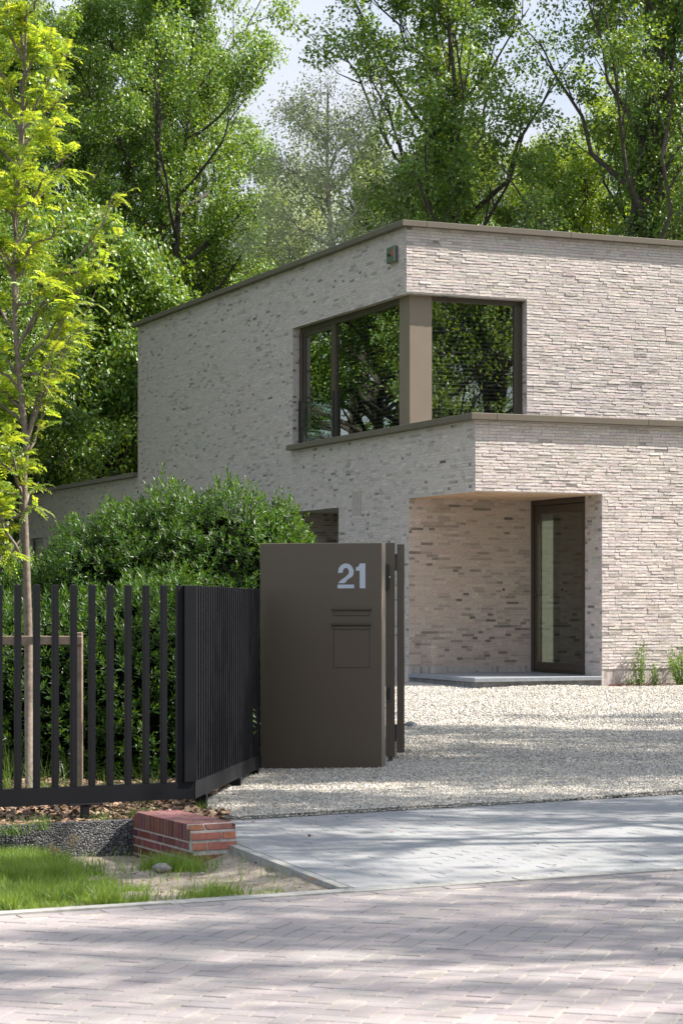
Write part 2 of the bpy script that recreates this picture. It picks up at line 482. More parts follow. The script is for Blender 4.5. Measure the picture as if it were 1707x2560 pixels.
KERB0 = np.array([0.036, 11.30]); KERB1 = np.array([-0.643, 13.28])
GL = [(-0.72, 14.86), (-1.04, 15.5), (-0.995, 16.2), (-0.90, 17.5), (-0.80, 18.9), (-0.80, 20.5), (-0.6, 24), (-2.2, 45.5)]   # left border of the gravel
GR = (10.6, 21.6)

# base ground to the horizon
mb = MB(); sheet(mb, [(-600, -300), (600, -300), (600, 900), (-600, 900)], -0.16)
tag(mb.build('ground', M['forest']), kind='structure')


def pavers(mb, centres, ang, L, W, zf, cols, joint=0.004, bev=0.003, h=0.009, rs=None):
    """bevelled paving stones; centres (n,2), ang (n,), zf(x,y)->z of top"""
    rng = rs
    n = len(centres)
    hl = L / 2 - joint; hw = W / 2 - joint
    loc = np.array([(-hl, -hw), (hl, -hw), (hl, hw), (-hl, hw)])
    c, s = np.cos(ang), np.sin(ang)
    def ring(k):
        q = loc * np.array([(hl - k) / hl, (hw - k) / hw])
        x = centres[:, None, 0] + q[None, :, 0] * c[:, None] - q[None, :, 1] * s[:, None]
        y = centres[:, None, 1] + q[None, :, 0] * s[:, None] + q[None, :, 1] * c[:, None]
        return x, y
    x0, y0 = ring(0); x1, y1 = ring(bev)
    dz = rng.normal(0, 0.0006, n)[:, None]
    tilt = rng.normal(0, 0.0007, (n, 4))
    z1 = zf(x1, y1) + dz + tilt
    z0 = zf(x0, y0) - h + dz * 0
    zm = zf(x0, y0) - bev * 0.7 + dz + tilt
    v = np.concatenate([np.stack([x0, y0, z0], -1), np.stack([x0, y0, zm], -1), np.stack([x1, y1, z1], -1)], 1)  # n,12,3
    f = [(8, 9, 10, 11)] + [(k, (k + 1) % 4, 4 + (k + 1) % 4, 4 + k) for k in range(4)] + [(4 + k, 4 + (k + 1) % 4, 8 + (k + 1) % 4, 8 + k) for k in range(4)]
    f = np.array(f)
    ff = (np.arange(n)[:, None, None] * 12 + f[None]).reshape(-1, 4)
    mb.add(v.reshape(-1, 3), ff, np.repeat(cols, len(f), 0), 0)


# road: 45-degree herringbone of pinkish pavers
rng = np.random.default_rng(3)
mb = MB()
sheet(mb, [tuple(S(-30, 0)), tuple(S(-30, -14)), tuple(S(40, -14)), tuple(S(40, 0))][::1], -0.0042, 1)
W = 0.105; L = 0.21
cs = []; an = []
a45 = STREET_A + R(45)
ca, sa = math.cos(a45), math.sin(a45)
for i in range(-140, 140):
    for j in range(-70, 70):
        for o in (0, 1):
            # herringbone unit: horizontal and vertical stone
            bx = i * W + j * 2 * W * 1.0; by = i * W - j * 2 * W * 1.0
            if o == 0: cx, cy, ang = bx + W, by + W / 2, 0
            else: cx, cy, ang = bx + W / 2 + 0 * W, by + W * 2, math.pi / 2
            X = ca * cx - sa * cy; Yy = sa * cx + ca * cy
            cs.append((X + 0.5, Yy + 9.0)); an.append(a45 + ang)
cs = np.array(cs); an = np.array(an)
rel = cs - S0; A_ = rel @ E2; B_ = rel @ N2
k = (B_ < -0.26) & (B_ > -6.5) & (A_ > -7) & (A_ < 6)
cs, an = cs[k], an[k]
base = np.array([0.252, 0.225, 0.222])
cols = base * (1 + rng.normal(0, 0.025, (len(cs), 1))) + rng.normal(0, 0.003, (len(cs), 3))
flat0 = lambda x, y: np.zeros_like(x)
pavers(mb, cs, an, L, W, flat0, cols.astype(np.float32), rs=rng)
# soldier row along the edge
aa = np.arange(-8, 12, 0.21)
cs = np.array([S(a, -0.195) for a in aa]); cols = base * (1 + rng.normal(0, 0.05, (len(cs), 1)))
pavers(mb, cs, np.full(len(cs), STREET_A), L, W, flat0, cols.astype(np.float32), rs=rng)
road = mb.build('road', [M['paver'], M['joint']]); tag(road, kind='structure')

# pale concrete edging between road and lot
mb = MB()
for a in np.arange(-9, 14, 1.0):
    p = [S(a + 0.004, -0.135), S(a + 0.996, -0.135), S(a + 0.996, -0.035), S(a + 0.004, -0.035)]
    top = [(q[0], q[1], 0.006 + 0.002 * rng.normal()) for q in p]; bot = [(q[0], q[1], -0.06) for q in p]
    mb.add(bot + top, [(4, 5, 6, 7), (0, 1, 5, 4), (1, 2, 6, 5), (2, 3, 7, 6), (3, 0, 4, 7)])
tag(mb.build('kerb', M['kerb']), kind='structure')

# driveway: grey concrete pavers in running bond
mb = MB()
dr = [tuple(S(0.06, -0.03)), tuple(S(14, -0.03)), (13, 23.0), GL[0], tuple(KERB1 + [0.02, 0.0])]
sheet(mb, dr, -0.006, 1)
cs = []
r_ = 0
for b in np.arange(0.03, 7, 0.1055):
    r_ += 1
    for a in np.arange(-1, 12, 0.21):
        cs.append(S(a + (0.105 if r_ % 2 else 0.0) + rng.normal(0, 0.002), b))
cs = np.array(cs)
kd = KERB1 - KERB0; kn = np.array([kd[1], -kd[0]]) / np.linalg.norm(kd)   # points right of the kerb line
d_ = (cs - KERB0) @ kn
gd = np.array(GR) - np.array(GL[0]); gn = np.array([-gd[1], gd[0]]) / np.linalg.norm(gd)
g_ = (cs - np.array(GL[0])) @ gn
k = (d_ > 0.10) & (g_ < 0.05)
cs = cs[k]
base = np.array([0.215, 0.219, 0.226])
cols = base * (1 + rng.normal(0, 0.03, (len(cs), 1))) + rng.normal(0, 0.003, (len(cs), 3))
pavers(mb, cs, np.full(len(cs), STREET_A), 0.21, 0.1055, flat0, cols.astype(np.float32), joint=0.0018, h=0.008, rs=rng)
# border course along the kerb
n_ = int(np.linalg.norm(kd) / 0.21)
ka = math.atan2(kd[1], kd[0])
cs = np.array([KERB0 + kd / np.linalg.norm(kd) * (0.12 + i * 0.21) + kn * 0.13 for i in range(-0, n_ + 9)])
cols = base * (1.05 + rng.normal(0, 0.04, (len(cs), 1)))
pavers(mb, cs, np.full(len(cs), ka), 0.21, 0.20, lambda x, y: x * 0 + 0.005, cols.astype(np.float32), joint=0.003, rs=rng)
drive = mb.build('driveway', [M['paver'], M['gjoint']]); tag(drive, kind='structure')

# narrow kerb along the left edge of the driveway
mb = MB()
for i in range(3):
    t0, t1 = i * 0.7 + 0.0, min(i * 0.7 + 0.693, 2.09)
    u = kd / np.linalg.norm(kd)
    p = [KERB0 + u * t0 - kn * 0.05, KERB0 + u * t0 + kn * 0.005, KERB0 + u * t1 + kn * 0.005, KERB0 + u * t1 - kn * 0.05]
    mb.add([(q[0], q[1], -0.12) for q in p] + [(q[0], q[1], 0.012) for q in p], [(4, 5, 6, 7), (0, 1, 5, 4), (1, 2, 6, 5), (2, 3, 7, 6), (3, 0, 4, 7)])
tag(mb.build('driveway_kerb', M['kerb']), kind='structure')

# gravel court
GP = GL + [(4.5, 40.0), (14, 44.0), (22, 40), (22, 27), GR]
mb = MB()


def grav_z(x, y):
    return 0.014 + 0.018 * np.sin(x * 1.9 + y * 0.7) * np.sin(y * 1.1 - x * 0.6) * np.clip((y - 15) / 3, 0, 1) + 0.008


gx = np.arange(-2.4, 14, 0.2); gy = np.arange(14.6, 45, 0.2)
X, Yg = np.meshgrid(gx, gy)
pts = np.stack([X.ravel(), Yg.ravel()], 1)
ins = inside(pts, GP).reshape(X.shape)
Z = np.where(ins, grav_z(X, Yg), -0.03)
nx = len(gx)
idx = np.arange(X.size).reshape(X.shape)
q = np.stack([idx[:-1, :-1], idx[:-1, 1:], idx[1:, 1:], idx[1:, :-1]], -1)
kq = (ins[:-1, :-1] & ins[:-1, 1:] & ins[1:, 1:] & ins[1:, :-1])
mb.add(np.stack([X.ravel(), Yg.ravel(), Z.ravel()], 1), q[kq])
# fine skirt closing the border
sheet(mb, GP, -0.004)
gravel = mb.build('gravel', M['gravel'], smooth=True); tag(gravel, kind='structure')


def stones(mb, pts, zf, smin, smax, pal, rng, flat=0.75):
    n = len(pts)
    o = np.array([(1, 0, 0), (0, 1, 0), (-1, 0, 0), (0, -1, 0), (0, 0, 1), (0, 0, -1)], float)
    f = np.array([(0, 1, 4), (1, 2, 4), (2, 3, 4), (3, 0, 4), (1, 0, 5), (2, 1, 5), (3, 2, 5), (0, 3, 5)])
    s = rng.uniform(smin, smax, (n, 1, 1)) * 0.5
    v = o[None] * s * np.array([1, 1, flat]) * rng.uniform(0.65, 1.3, (n, 6, 1))
    v += rng.normal(0, 0.12, (n, 6, 3)) * s
    a = rng.uniform(0, 6.28, n); c, sn = np.cos(a)[:, None], np.sin(a)[:, None]
    x = v[..., 0] * c - v[..., 1] * sn + pts[:, None, 0]; y = v[..., 0] * sn + v[..., 1] * c + pts[:, None, 1]
    z = v[..., 2] + zf(pts[:, 0], pts[:, 1])[:, None] + s[:, :, 0] * 0.3
    pal = np.asarray(pal)
    col = pal[rng.integers(0, len(pal), n)] * (1 + rng.normal(0, 0.12, (n, 1)))
    mb.add(np.stack([x, y, z], -1).reshape(-1, 3), (np.arange(n)[:, None, None] * 6 + f[None]).reshape(-1, 3), np.repeat(col, 8, 0))


rng = np.random.default_rng(11)
mb = MB()
pal = [(0.42, 0.39, 0.345), (0.36, 0.335, 0.30), (0.50, 0.475, 0.43), (0.29, 0.27, 0.24), (0.42, 0.36, 0.28), (0.22, 0.205, 0.185), (0.35, 0.34, 0.32)]
for y0, y1, dens, s0, s1 in ((14.7, 17, 3800, 0.012, 0.026), (17, 20, 2400, 0.014, 0.028), (20, 26, 1100, 0.016, 0.034), (26, 38, 420, 0.02, 0.045)):
    x1 = 0.17 * y1 + 0.4; x0 = -1.3
    n = int((y1 - y0) * (x1 - x0) * dens)
    p = np.stack([rng.uniform(x0, x1, n), rng.uniform(y0, y1, n)], 1)
    p = p[inside(p, GP)]
    stones(mb, p, grav_z, s0, s1, pal, rng)
n = 9000; t_ = rng.uniform(0, 1, n)
p = np.array(GL[0]) + gd * t_[:, None] + gn * rng.uniform(-.012, .22, n)[:, None]
p = p[p[:, 0] < 3.6]
stones(mb, p, lambda x, y: x * 0 + 0.006, 0.012, 0.024, pal, rng)
# a few strays on the paving
p = np.stack([rng.uniform(-0.6, 3, 120), rng.uniform(13.6, 17, 120)], 1)
g_ = (p - np.array(GL[0])) @ gn
p = p[(g_ < 0.0) & (g_ > -0.9) & (((p - KERB0) @ kn) > 0.1)]
stones(mb, p, lambda x, y: x * 0 + 0.002, 0.007, 0.016, pal, rng)
tag(mb.build('gravel_stones', M['pebble']), 'loose pale gravel stones covering the court in front of the house', 'gravel', kind='stuff')

# planting bed behind the edging
mb = MB()


def bed_z(x, y):
    return 0.035 + 0.02 * np.sin(x * 5 + 1) * np.sin(y * 4) + 0.01 * np.sin(x * 13) * np.cos(y * 11)


BP = [(-1.37, 14.075), (-0.95, 14.27), (-0.74, 14.84), (-1.05, 15.5), (-1.0, 16.2), (-0.9, 17.5), (-0.81, 18.9), (-0.81, 20.5), (-0.61, 24), (-1.2, 30), (-5, 34), (-9, 28), (-7, 16), (-4.0, 12.71)]
gx = np.arange(-8, 0, 0.04); gy = np.arange(12.6, 30, 0.04)
X, Yg = np.meshgrid(gx, gy); ins = inside(np.stack([X.ravel(), Yg.ravel()], 1), BP).reshape(X.shape)
idx = np.arange(X.size).reshape(X.shape); q = np.stack([idx[:-1, :-1], idx[:-1, 1:], idx[1:, 1:], idx[1:, :-1]], -1)
kq = (ins[:-1, :-1] & ins[:-1, 1:] & ins[1:, 1:] & ins[1:, :-1])
Z = np.where(ins, bed_z(X, Yg), -0.05)
mb.add(np.stack([X.ravel(), Yg.ravel(), Z.ravel()], 1), q[kq])
sheet(mb, BP, 0.0)
tag(mb.build('planting_bed', M['mulch'], smooth=True), kind='structure')

# bark chips
rng = np.random.default_rng(21)
mb = MB()
n = 7000
p = np.stack([rng.uniform(-3, -0.75, n), rng.uniform(13.2, 17.5, n)], 1)
p = p[inside(p, BP)]
n = len(p)
Ls = rng.uniform(0.012, 0.05, n); Ws = rng.uniform(0.006, 0.018, n)
a = rng.uniform(0, 6.28, n); til = rng.normal(0, 0.35, n)
corner = np.array([(-1, -1), (1, -1), (1, 1), (-1, 1)])
lx = corner[None, :, 0] * Ls[:, None] * .7; ly = corner[None, :, 1] * Ws[:, None]
x = lx * np.cos(a)[:, None] - ly * np.sin(a)[:, None] + p[:, None, 0]; y = lx * np.sin(a)[:, None] + ly * np.cos(a)[:, None] + p[:, None, 1]
zb = bed_z(p[:, 0], p[:, 1])[:, None] + 0.008 + rng.uniform(0, 0.014, (n, 1)) + lx * til[:, None] + ly * rng.normal(0, .3, (n, 1))
v = np.concatenate([np.stack([x, y, zb], -1), np.stack([x, y, zb + 0.005], -1)], 1)
f = np.array([(4, 5, 6, 7), (0, 1, 5, 4), (1, 2, 6, 5), (2, 3, 7, 6), (3, 0, 4, 7)])
pal = .72 * np.array([(0.32, 0.20, 0.13), (0.22, 0.13, 0.08), (0.42, 0.30, 0.2), (0.12, 0.07, 0.045), (0.36, 0.23, 0.14)])
col = pal[rng.integers(0, 5, n)] * (1 + rng.normal(0, .15, (n, 1)))
mb.add(v.reshape(-1, 3), (np.arange(n)[:, None, None] * 8 + f[None]).reshape(-1, 4), np.repeat(col, 5, 0))
tag(mb.build('bark_mulch', M['chip']), 'brown bark chips spread under the black fence', 'mulch', kind='stuff')

# verge of sandy soil between road and edging
mb = MB()
PL0 = np.array([-2.13, 13.60]); PL1 = np.array([-1.345, 14.01])


def verge_z(x, y):
    rel_b = (x - S0[0]) * N2[0] + (y - S0[1]) * N2[1]
    t = np.clip(rel_b / 2.6, 0, 1)
    dk = np.clip(-((x - KERB0[0]) * kn[0] + (y - KERB0[1]) * kn[1]) / 0.35, 0, 1)
    return -0.012 - (0.02 + 0.105 * dk) * t + 0.007 * np.sin(x * 7 + y * 3) * np.sin(y * 6 - x * 2) + 0.006 * np.sin(x * 19) * np.sin(y * 17)


VP = [tuple(S(-8, -0.07)), tuple(S(0.05, -0.07)), tuple(KERB1 + kn * 0.02), tuple(KERB1 + kn * 0.02 + N2 * 1.2), tuple(S(-8, 3.1))]
gx = np.arange(-7, 0.3, 0.05); gy = np.arange(7.5, 15, 0.05)
X, Yg = np.meshgrid(gx, gy); ins = inside(np.stack([X.ravel(), Yg.ravel()], 1), VP).reshape(X.shape)
idx = np.arange(X.size).reshape(X.shape); q = np.stack([idx[:-1, :-1], idx[:-1, 1:], idx[1:, 1:], idx[1:, :-1]], -1)
kq = (ins[:-1, :-1] & ins[:-1, 1:] & ins[1:, 1:] & ins[1:, :-1])
Z = verge_z(X, Yg) + np.random.default_rng(5).normal(0, 0.0025, X.shape)
mb.add(np.stack([X.ravel(), Yg.ravel(), Z.ravel()], 1), q[kq])
sheet(mb, VP, -0.155)
tag(mb.build('verge', M['soil'], smooth=True), kind='structure')


def blades(mb, pts, zf, hmin, hmax, w, rng, lean=0.5, dirs=None, segs=3, curve=0.6):
    n = len(pts)
    h = rng.uniform(hmin, hmax, n)
    az = rng.uniform(0, 6.283, n) if dirs is None else dirs
    le = np.abs(rng.normal(0, lean, n)) + 0.05
    d = np.stack([np.cos(az), np.sin(az)], 1)
    fa = rng.uniform(0, 6.283, n); wd = np.stack([np.cos(fa), np.sin(fa)], 1)
    z0 = zf(pts[:, 0], pts[:, 1])
    rows = []
    for s in range(segs + 1):
        t = s / segs
        hor = h * le * (t * (1 - curve) + curve * t * t)
        ver = h * (t - 0.25 * le * t * t)
        ww = w * (1 - t * 0.92) * (0.6 + h / hmax * 0.6)
        c = pts + d * hor[:, None]
        l = c - wd * ww[:, None] / 2; r = c + wd * ww[:, None] / 2
        rows.append(np.stack([np.concatenate([l, (z0 + ver)[:, None]], 1), np.concatenate([r, (z0 + ver)[:, None]], 1)], 1))
    v = np.stack(rows, 1).reshape(n, -1, 3)
    f = np.array([(2 * s, 2 * s + 1, 2 * s + 3, 2 * s + 2) for s in range(segs)])
    col = rng.uniform(0, 1, (n, 3))
    mb.add(v.reshape(-1, 3), (np.arange(n)[:, None, None] * v.shape[1] + f[None]).reshape(-1, 4), np.repeat(col, segs, 0))


def lin(p, q, t): return np.asarray(p) * (1 - t) + np.asarray(q) * t


rng = np.random.default_rng(31)
mb = MB()
n = 330000
p = np.stack([rng.uniform(-3.0, 0.1, n), rng.uniform(9.6, 14.1, n)], 1)
p = p[inside(p, VP)]
rel = p - S0; a_ = rel @ E2; b_ = rel @ N2
# grass is dense on the left and thins out to bare sand near the kerb
nz = np.sin(p[:, 0] * 9 + 1.3) * np.sin(p[:, 1] * 8 + .5) + 0.6 * np.sin(p[:, 0] * 21) * np.sin(p[:, 1] * 17)
lim = -1.02 + 0.16 * b_ + 0.12 * nz
prob = np.clip((lim - a_) / 0.25, 0, 1)
plf = N2 @ (PL0 - S0)
keep = (rng.uniform(0, 1, len(p)) < prob * np.clip(.55 + .5 * nz + .3 * (b_ > 1.4), .12, 1)) & (b_ < 2.98) & (b_ > 0.02)
# thick patch at the foot of the brick pier
foot = (rng.uniform(0, 1, len(p)) < 0.55 * np.clip(1.25 - np.hypot((a_ + 0.20) / 0.2, (b_ - 1.85) / 0.35) + .3 * nz, 0, 1) ** 2)
small = (rng.uniform(0, 1, len(p)) < 0.6 * np.clip(1.2 - np.hypot((a_ + 0.66) / 0.13, (b_ - 0.2) / 0.16) + .3 * nz, 0, 1) ** 2)
edge = (b_ > 0.02) & (b_ < 0.14) & (a_ < -0.3) & (rng.uniform(0, 1, len(p)) < 0.16)
spr = rng.uniform(0, 1, len(p)) < 0.005 * (b_ > .1)
in_pier = (a_ > -0.02) & (a_ < 0.34) & (b_ > 2.04)
kp = (keep | foot | small | edge | spr) & ~in_pier & (b_ < 2.98)
pp = p[kp]; bb = b_[kp]
tall = bb > 1.5
cl_ = (np.sin(pp[:, 0] * 13 + 1) * np.sin(pp[:, 1] * 11) + .5 * np.sin(pp[:, 0] * 29 + pp[:, 1] * 23)) > .25
blades(mb, pp[~tall & ~cl_], verge_z, 0.02, 0.06, 0.0042, rng, 0.8)
blades(mb, pp[~tall & cl_], verge_z, 0.05, 0.115, 0.0048, rng, 0.6)
blades(mb, pp[tall], verge_z, 0.045, 0.14, 0.005, rng, 0.55)
tag(mb.build('grass', M['grass']), 'bright green grass on the verge in front of the dark plinth', 'grass', kind='stuff')

# ------------------------------------------------------------------ brick fields
def bricks(mb, P0, U, V, N, ulen, v0, v1, holes, rng, proud=0.010, grid=(1, 1), rough=0.0, course=0.054, joint=0.007,
           lengths=((0.24, 0.62), (0.115, 0.38)), dark=(0.05, 0.14), mat=1, tint=(1, 1, 1)):
    P0, U, V, N = [np.asarray(a, float) for a in (P0, U, V, N)]
    B = []
    nc = int(round((v1 - v0) / course))
    for k in range(nc):
        z0 = v0 + k * course + joint / 2; z1 = v0 + (k + 1) * course - joint / 2; zm = (z0 + z1) / 2
        free = [(0.0, ulen)]
        for (a, b, c, d) in holes:
            if c < zm < d:
                nf = []
                for s, e in free:
                    if b <= s or a >= e: nf.append((s, e)); continue
                    if a > s: nf.append((s, a))
                    if b < e: nf.append((b, e))
                free = nf
        for s, e in free:
            u = s
            first = True
            while u < e - 0.012:
                l = lengths[0][0] if rng.random() < lengths[0][1] else lengths[1][0]
                if first:
                    l = l * (0.5 if rng.random() < .5 else 1); first = False
                if rng.random() < 0.25: l *= rng.uniform(0.7, 1.05)
                u1 = min(u + l, e)
                if e - u1 < 0.05: u1 = e
                B.append((u + joint * 0.3, u1 - (joint * 0.3 if u1 < e else 0), z0, z1))
                u = u1
    B = np.array(B)
    n = len(B)
    gxn, gzn = grid
    # columns: outer ring at depth 0, inner grid proud
    tu = np.concatenate([[0], np.linspace(0, 1, gxn + 1), [1]]); tv = np.concatenate([[0], np.linspace(0, 1, gzn + 1), [1]])
    uu = B[:, 0, None] + (B[:, 1] - B[:, 0])[:, None] * tu[None]
    vv = B[:, 2, None] + (B[:, 3] - B[:, 2])[:, None] * tv[None]
    nu, nv = len(tu), len(tv)
    dep = np.zeros((n, nv, nu))
    inner = proud + rng.normal(0, 0.0012 + rough * 0.35, (n, 1, 1)) + np.zeros((n, gzn + 1, gxn + 1))
    if rough:
        inner += rng.normal(0, rough * 0.38, (n, gzn + 1, gxn + 1))
        inner += (np.linspace(-1, 1, gzn + 1)[None, :, None]) * rng.normal(-rough * 0.45, rough * 0.45, (n, 1, 1))
        inner += (np.linspace(-1, 1, gxn + 1)[None, None, :]) * rng.normal(0.0, rough * 0.3, (n, 1, 1))
        vj = np.zeros((n, nv, nu)); vj[:, 1:-1, 1:-1] = rng.normal(0, 0.0013, (n, gzn + 1, gxn + 1))
    else:
        vj = 0
    dep[:, 1:-1, 1:-1] = np.clip(inner, 0.002, 0.05)
    UU = np.broadcast_to(uu[:, None, :], (n, nv, nu)); VV = np.broadcast_to(vv[:, :, None], (n, nv, nu)) + vj
    vert = P0 + UU[..., None] * U + VV[..., None] * V + dep[..., None] * N
    idx = np.arange(nu * nv).reshape(nv, nu)
    f = []
    for j in range(nv - 1):
        for i in range(nu - 1):
            if (j in (0, nv - 2)) and (i in (0, nu - 2)): continue
            f.append((idx[j, i], idx[j, i + 1], idx[j + 1, i + 1], idx[j + 1, i]))
    f = np.array(f)
    if np.dot(np.cross(U, V), N) < 0: f = f[:, ::-1]
    r = rng.random(n)
    size = (B[:, 1] - B[:, 0])
    base = np.array([0.440, 0.392, 0.372]) * (1 + rng.normal(0, 0.055, (n, 1))) + rng.normal(0, 0.008, (n, 3))
    drk = np.array([0.205, 0.187, 0.178]) * (1 + rng.normal(0, 0.2, (n, 1)))
    mid = np.array([0.33, 0.297, 0.277]) * (1 + rng.normal(0, 0.10, (n, 1)))
    pd_ = np.where(size < 0.14, dark[0] * 1.8, dark[0] * 0.45); pmid = dark[1]
    # darker bricks come in loose swarms
    cu = (B[:, 0] + B[:, 1]) / 2; cv = (B[:, 2] + B[:, 3]) / 2
    sw = 0.6 + 0.8 * (np.sin(cu * 1.7 + 0.5) * np.sin(cv * 2.3 + 1.1) > -0.1)
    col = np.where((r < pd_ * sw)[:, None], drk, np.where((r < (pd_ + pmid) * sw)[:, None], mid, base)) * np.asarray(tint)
    mb.add(vert.reshape(-1, 3), (np.arange(n)[:, None, None] * (nu * nv) + f[None]).reshape(-1, 4), np.repeat(np.clip(col, 0.03, 0.75), len(f), 0), mat)


def panel(mb, P0, U, N, ulen, z0, z1, holes, thick, mat=0):
    """wall slab with openings: front, back and reveal faces; U horizontal"""
    P0, U, N = [np.asarray(a, float) for a in (P0, U, N)]
    us = sorted({0.0, ulen, *[min(max(v, 0), ulen) for h in holes for v in h[:2]]})
    zs = sorted({z0, z1, *[min(max(v, z0), z1) for h in holes for v in h[2:]]})

    def solid(i, j):
        if i < 0 or j < 0 or i >= len(us) - 1 or j >= len(zs) - 1: return False
        um = (us[i] + us[i + 1]) / 2; zm = (zs[j] + zs[j + 1]) / 2
        return not any(h[0] < um < h[1] and h[2] < zm < h[3] for h in holes)
    P = lambda u, z, d: P0 + U * u + np.array([0, 0, z]) - N * d
    for i in range(len(us) - 1):
        for j in range(len(zs) - 1):
            if not solid(i, j): continue
            a, b, c, d = us[i], us[i + 1], zs[j], zs[j + 1]
            fs = [[P(a, c, 0), P(b, c, 0), P(b, d, 0), P(a, d, 0)], [P(a, c, thick), P(a, d, thick), P(b, d, thick), P(b, c, thick)]]
            if not solid(i - 1, j): fs.append([P(a, c, 0), P(a, d, 0), P(a, d, thick), P(a, c, thick)])
            if not solid(i + 1, j): fs.append([P(b, c, 0), P(b, c, thick), P(b, d, thick), P(b, d, 0)])
            if not solid(i, j - 1): fs.append([P(a, c, 0), P(a, c, thick), P(b, c, thick), P(b, c, 0)])
            if not solid(i, j + 1): fs.append([P(a, d, 0), P(b, d, 0), P(b, d, thick), P(a, d, thick)])
            for q in fs: mb.add(q, [(0, 1, 2, 3)], None, mat)


# ------------------------------------------------------------------ house (local x: along the sunlit facade, y: into depth)
HROT = math.atan2(0.3957, 0.9184)
house = empty('house', (2.276, 37.2, 0), HROT, label='two-storey flat-roofed villa of pale long bricks with corner window and recessed entrance', cat='house')
BM = [M['mortar'], M['brick']]
rng = np.random.default_rng(101)
ENT = (2.48, 2.655, 3.375)      # width along x, depth along y, soffit height
ZC = 4.60                       # underside of lower capping
ZU = 8.335                      # underside of upper capping
Y2 = 2.776                      # set-back of the upper storey
YW = 8.284; YE = 18.53; YL = 29.9
ZH = 7.13                       # window head
RC = (5.88, 9.0, 3.36)          # dark side recess
SWN = (27.27, 28.7, 1.2, 3.33)  # small window far left
ST = 0.19                       # top of entrance step

# side facade (faces left): plane x=0, runs along y
hA = [(-1, ENT[1], -1, ENT[2]), (RC[0], RC[1], -1, RC[2]), (SWN[0], SWN[1], SWN[2], SWN[3]), (-1, Y2, ZC, 20), (YE, 40, ZC, 20), (Y2 - 0.1, YW, ZC, ZH)]
mb = MB()
panel(mb, (0, 0, 0), (0, 1, 0), (-1, 0, 0), YL, 0.0, ZU, hA, 0.35)
VENT = (4.78, 5.235, 3.14, 3.62)
bricks(mb, (0, 0, 0), (0, 1, 0), (0, 0, 1), (-1, 0, 0), YL, 0.31, ZU, hA + [VENT], rng, proud=0.005, rough=0.0008, grid=(1, 1), joint=0.0105, dark=(0.026, 0.09))
bricks(mb, (0, ENT[1], 0), (0, 0, 1), (0, 1, 0), (-1, 0, 0), 0.30, 0, RC[0] - ENT[1], [], rng, proud=0.003, lengths=((0.3, 1), (0.3, 0)), dark=(0, .1))
bricks(mb, (0, RC[1], 0), (0, 0, 1), (0, 1, 0), (-1, 0, 0), 0.30, 0, YL - RC[1], [], rng, proud=0.003, lengths=((0.3, 1), (0.3, 0)), dark=(0, .1))
# window reveal at the far end of the corner window
bricks(mb, (0.0, YW, 0), (1, 0, 0), (0, 0, 1), (0, -1, 0), 0.17, ZC + 0.11, ZH, [], rng, proud=0.004, lengths=((0.11, 0.5), (0.17, 0.5)))
side_wall = mb.build('side_wall', BM, house)

# vertical-brick vent in the side wall
mb = MB()
for i in range(8):
    y0 = VENT[0] + 0.01 + i * 0.0555
    c = np.array([0.40, 0.36, 0.33]) * (1 + rng.normal(0, .1))
    mb.box(-0.008, 0.03, y0, y0 + 0.040, VENT[2] + 0.01, VENT[3] - 0.01, c, 0)
mb.box(0.0004, 0.002, VENT[0], VENT[1], VENT[2], VENT[3], (0.05, 0.045, 0.04), 0)
mb.build('vent_grille', M['brick'], house)

# ground-floor front wall (sunlit): plane y=0
mb = MB()
XR = 14.0
hB = [(-1, ENT[0] - 0.35, -1, ENT[2])]
panel(mb, (0.35, 0, 0), (1, 0, 0), (0, -1, 0), XR - 0.35, 0, ZC, hB, 0.35)
bricks(mb, (0, 0, 0), (1, 0, 0), (0, 0, 1), (0, -1, 0), XR, 0.31, ZC, [(-1, ENT[0], -1, ENT[2])], rng, proud=0.014, rough=0.0031, grid=(4, 2), dark=(0.015, 0.07), lengths=((0.27, 0.88), (0.13, 0.12)))
bricks(mb, (ENT[0] + 0.0, 0, 0), (0, 0, 1), (1, 0, 0), (0, -1, 0), 0.30, 0, XR - ENT[0], [], rng, proud=0.002, lengths=((0.3, 1), (0.3, 0)), dark=(0, .15))
mb.build('front_wall', BM, house)

# upper-floor front wall: plane y=Y2
mb = MB()
panel(mb, (0.35, Y2, 0), (1, 0, 0), (0, -1, 0), XR - 0.35, ZC, ZU, [(-1, 2.48 - 0.35, ZC, ZH)], 0.35)
bricks(mb, (0, Y2, 0), (1, 0, 0), (0, 0, 1), (0, -1, 0), XR, ZC - 0.04, ZU, [(-1, 2.48, ZC - 1, ZH)], rng, proud=0.014, rough=0.0031, grid=(4, 2), dark=(0.015, 0.07), lengths=((0.27, 0.88), (0.13, 0.12)))
bricks(mb, (2.48, Y2, 0), (0, 1, 0), (0, 0, 1), (-1, 0, 0), 0.17, ZC, ZH, [], rng, proud=0.004, lengths=((0.11, 0.5), (0.17, 0.5)))
# soffits of the corner window opening
bricks(mb, (0.0, Y2, ZH), (0, 1, 0), (1, 0, 0), (0, 0, -1), YW - Y2, 0.0, 0.162, [], rng, proud=0.004)
bricks(mb, (0.17, Y2, ZH), (1, 0, 0), (0, 1, 0), (0, 0, -1), 2.48 - 0.17, 0.0, 0.162, [], rng, proud=0.004)
mb.build('upper_front_wall', BM, house)

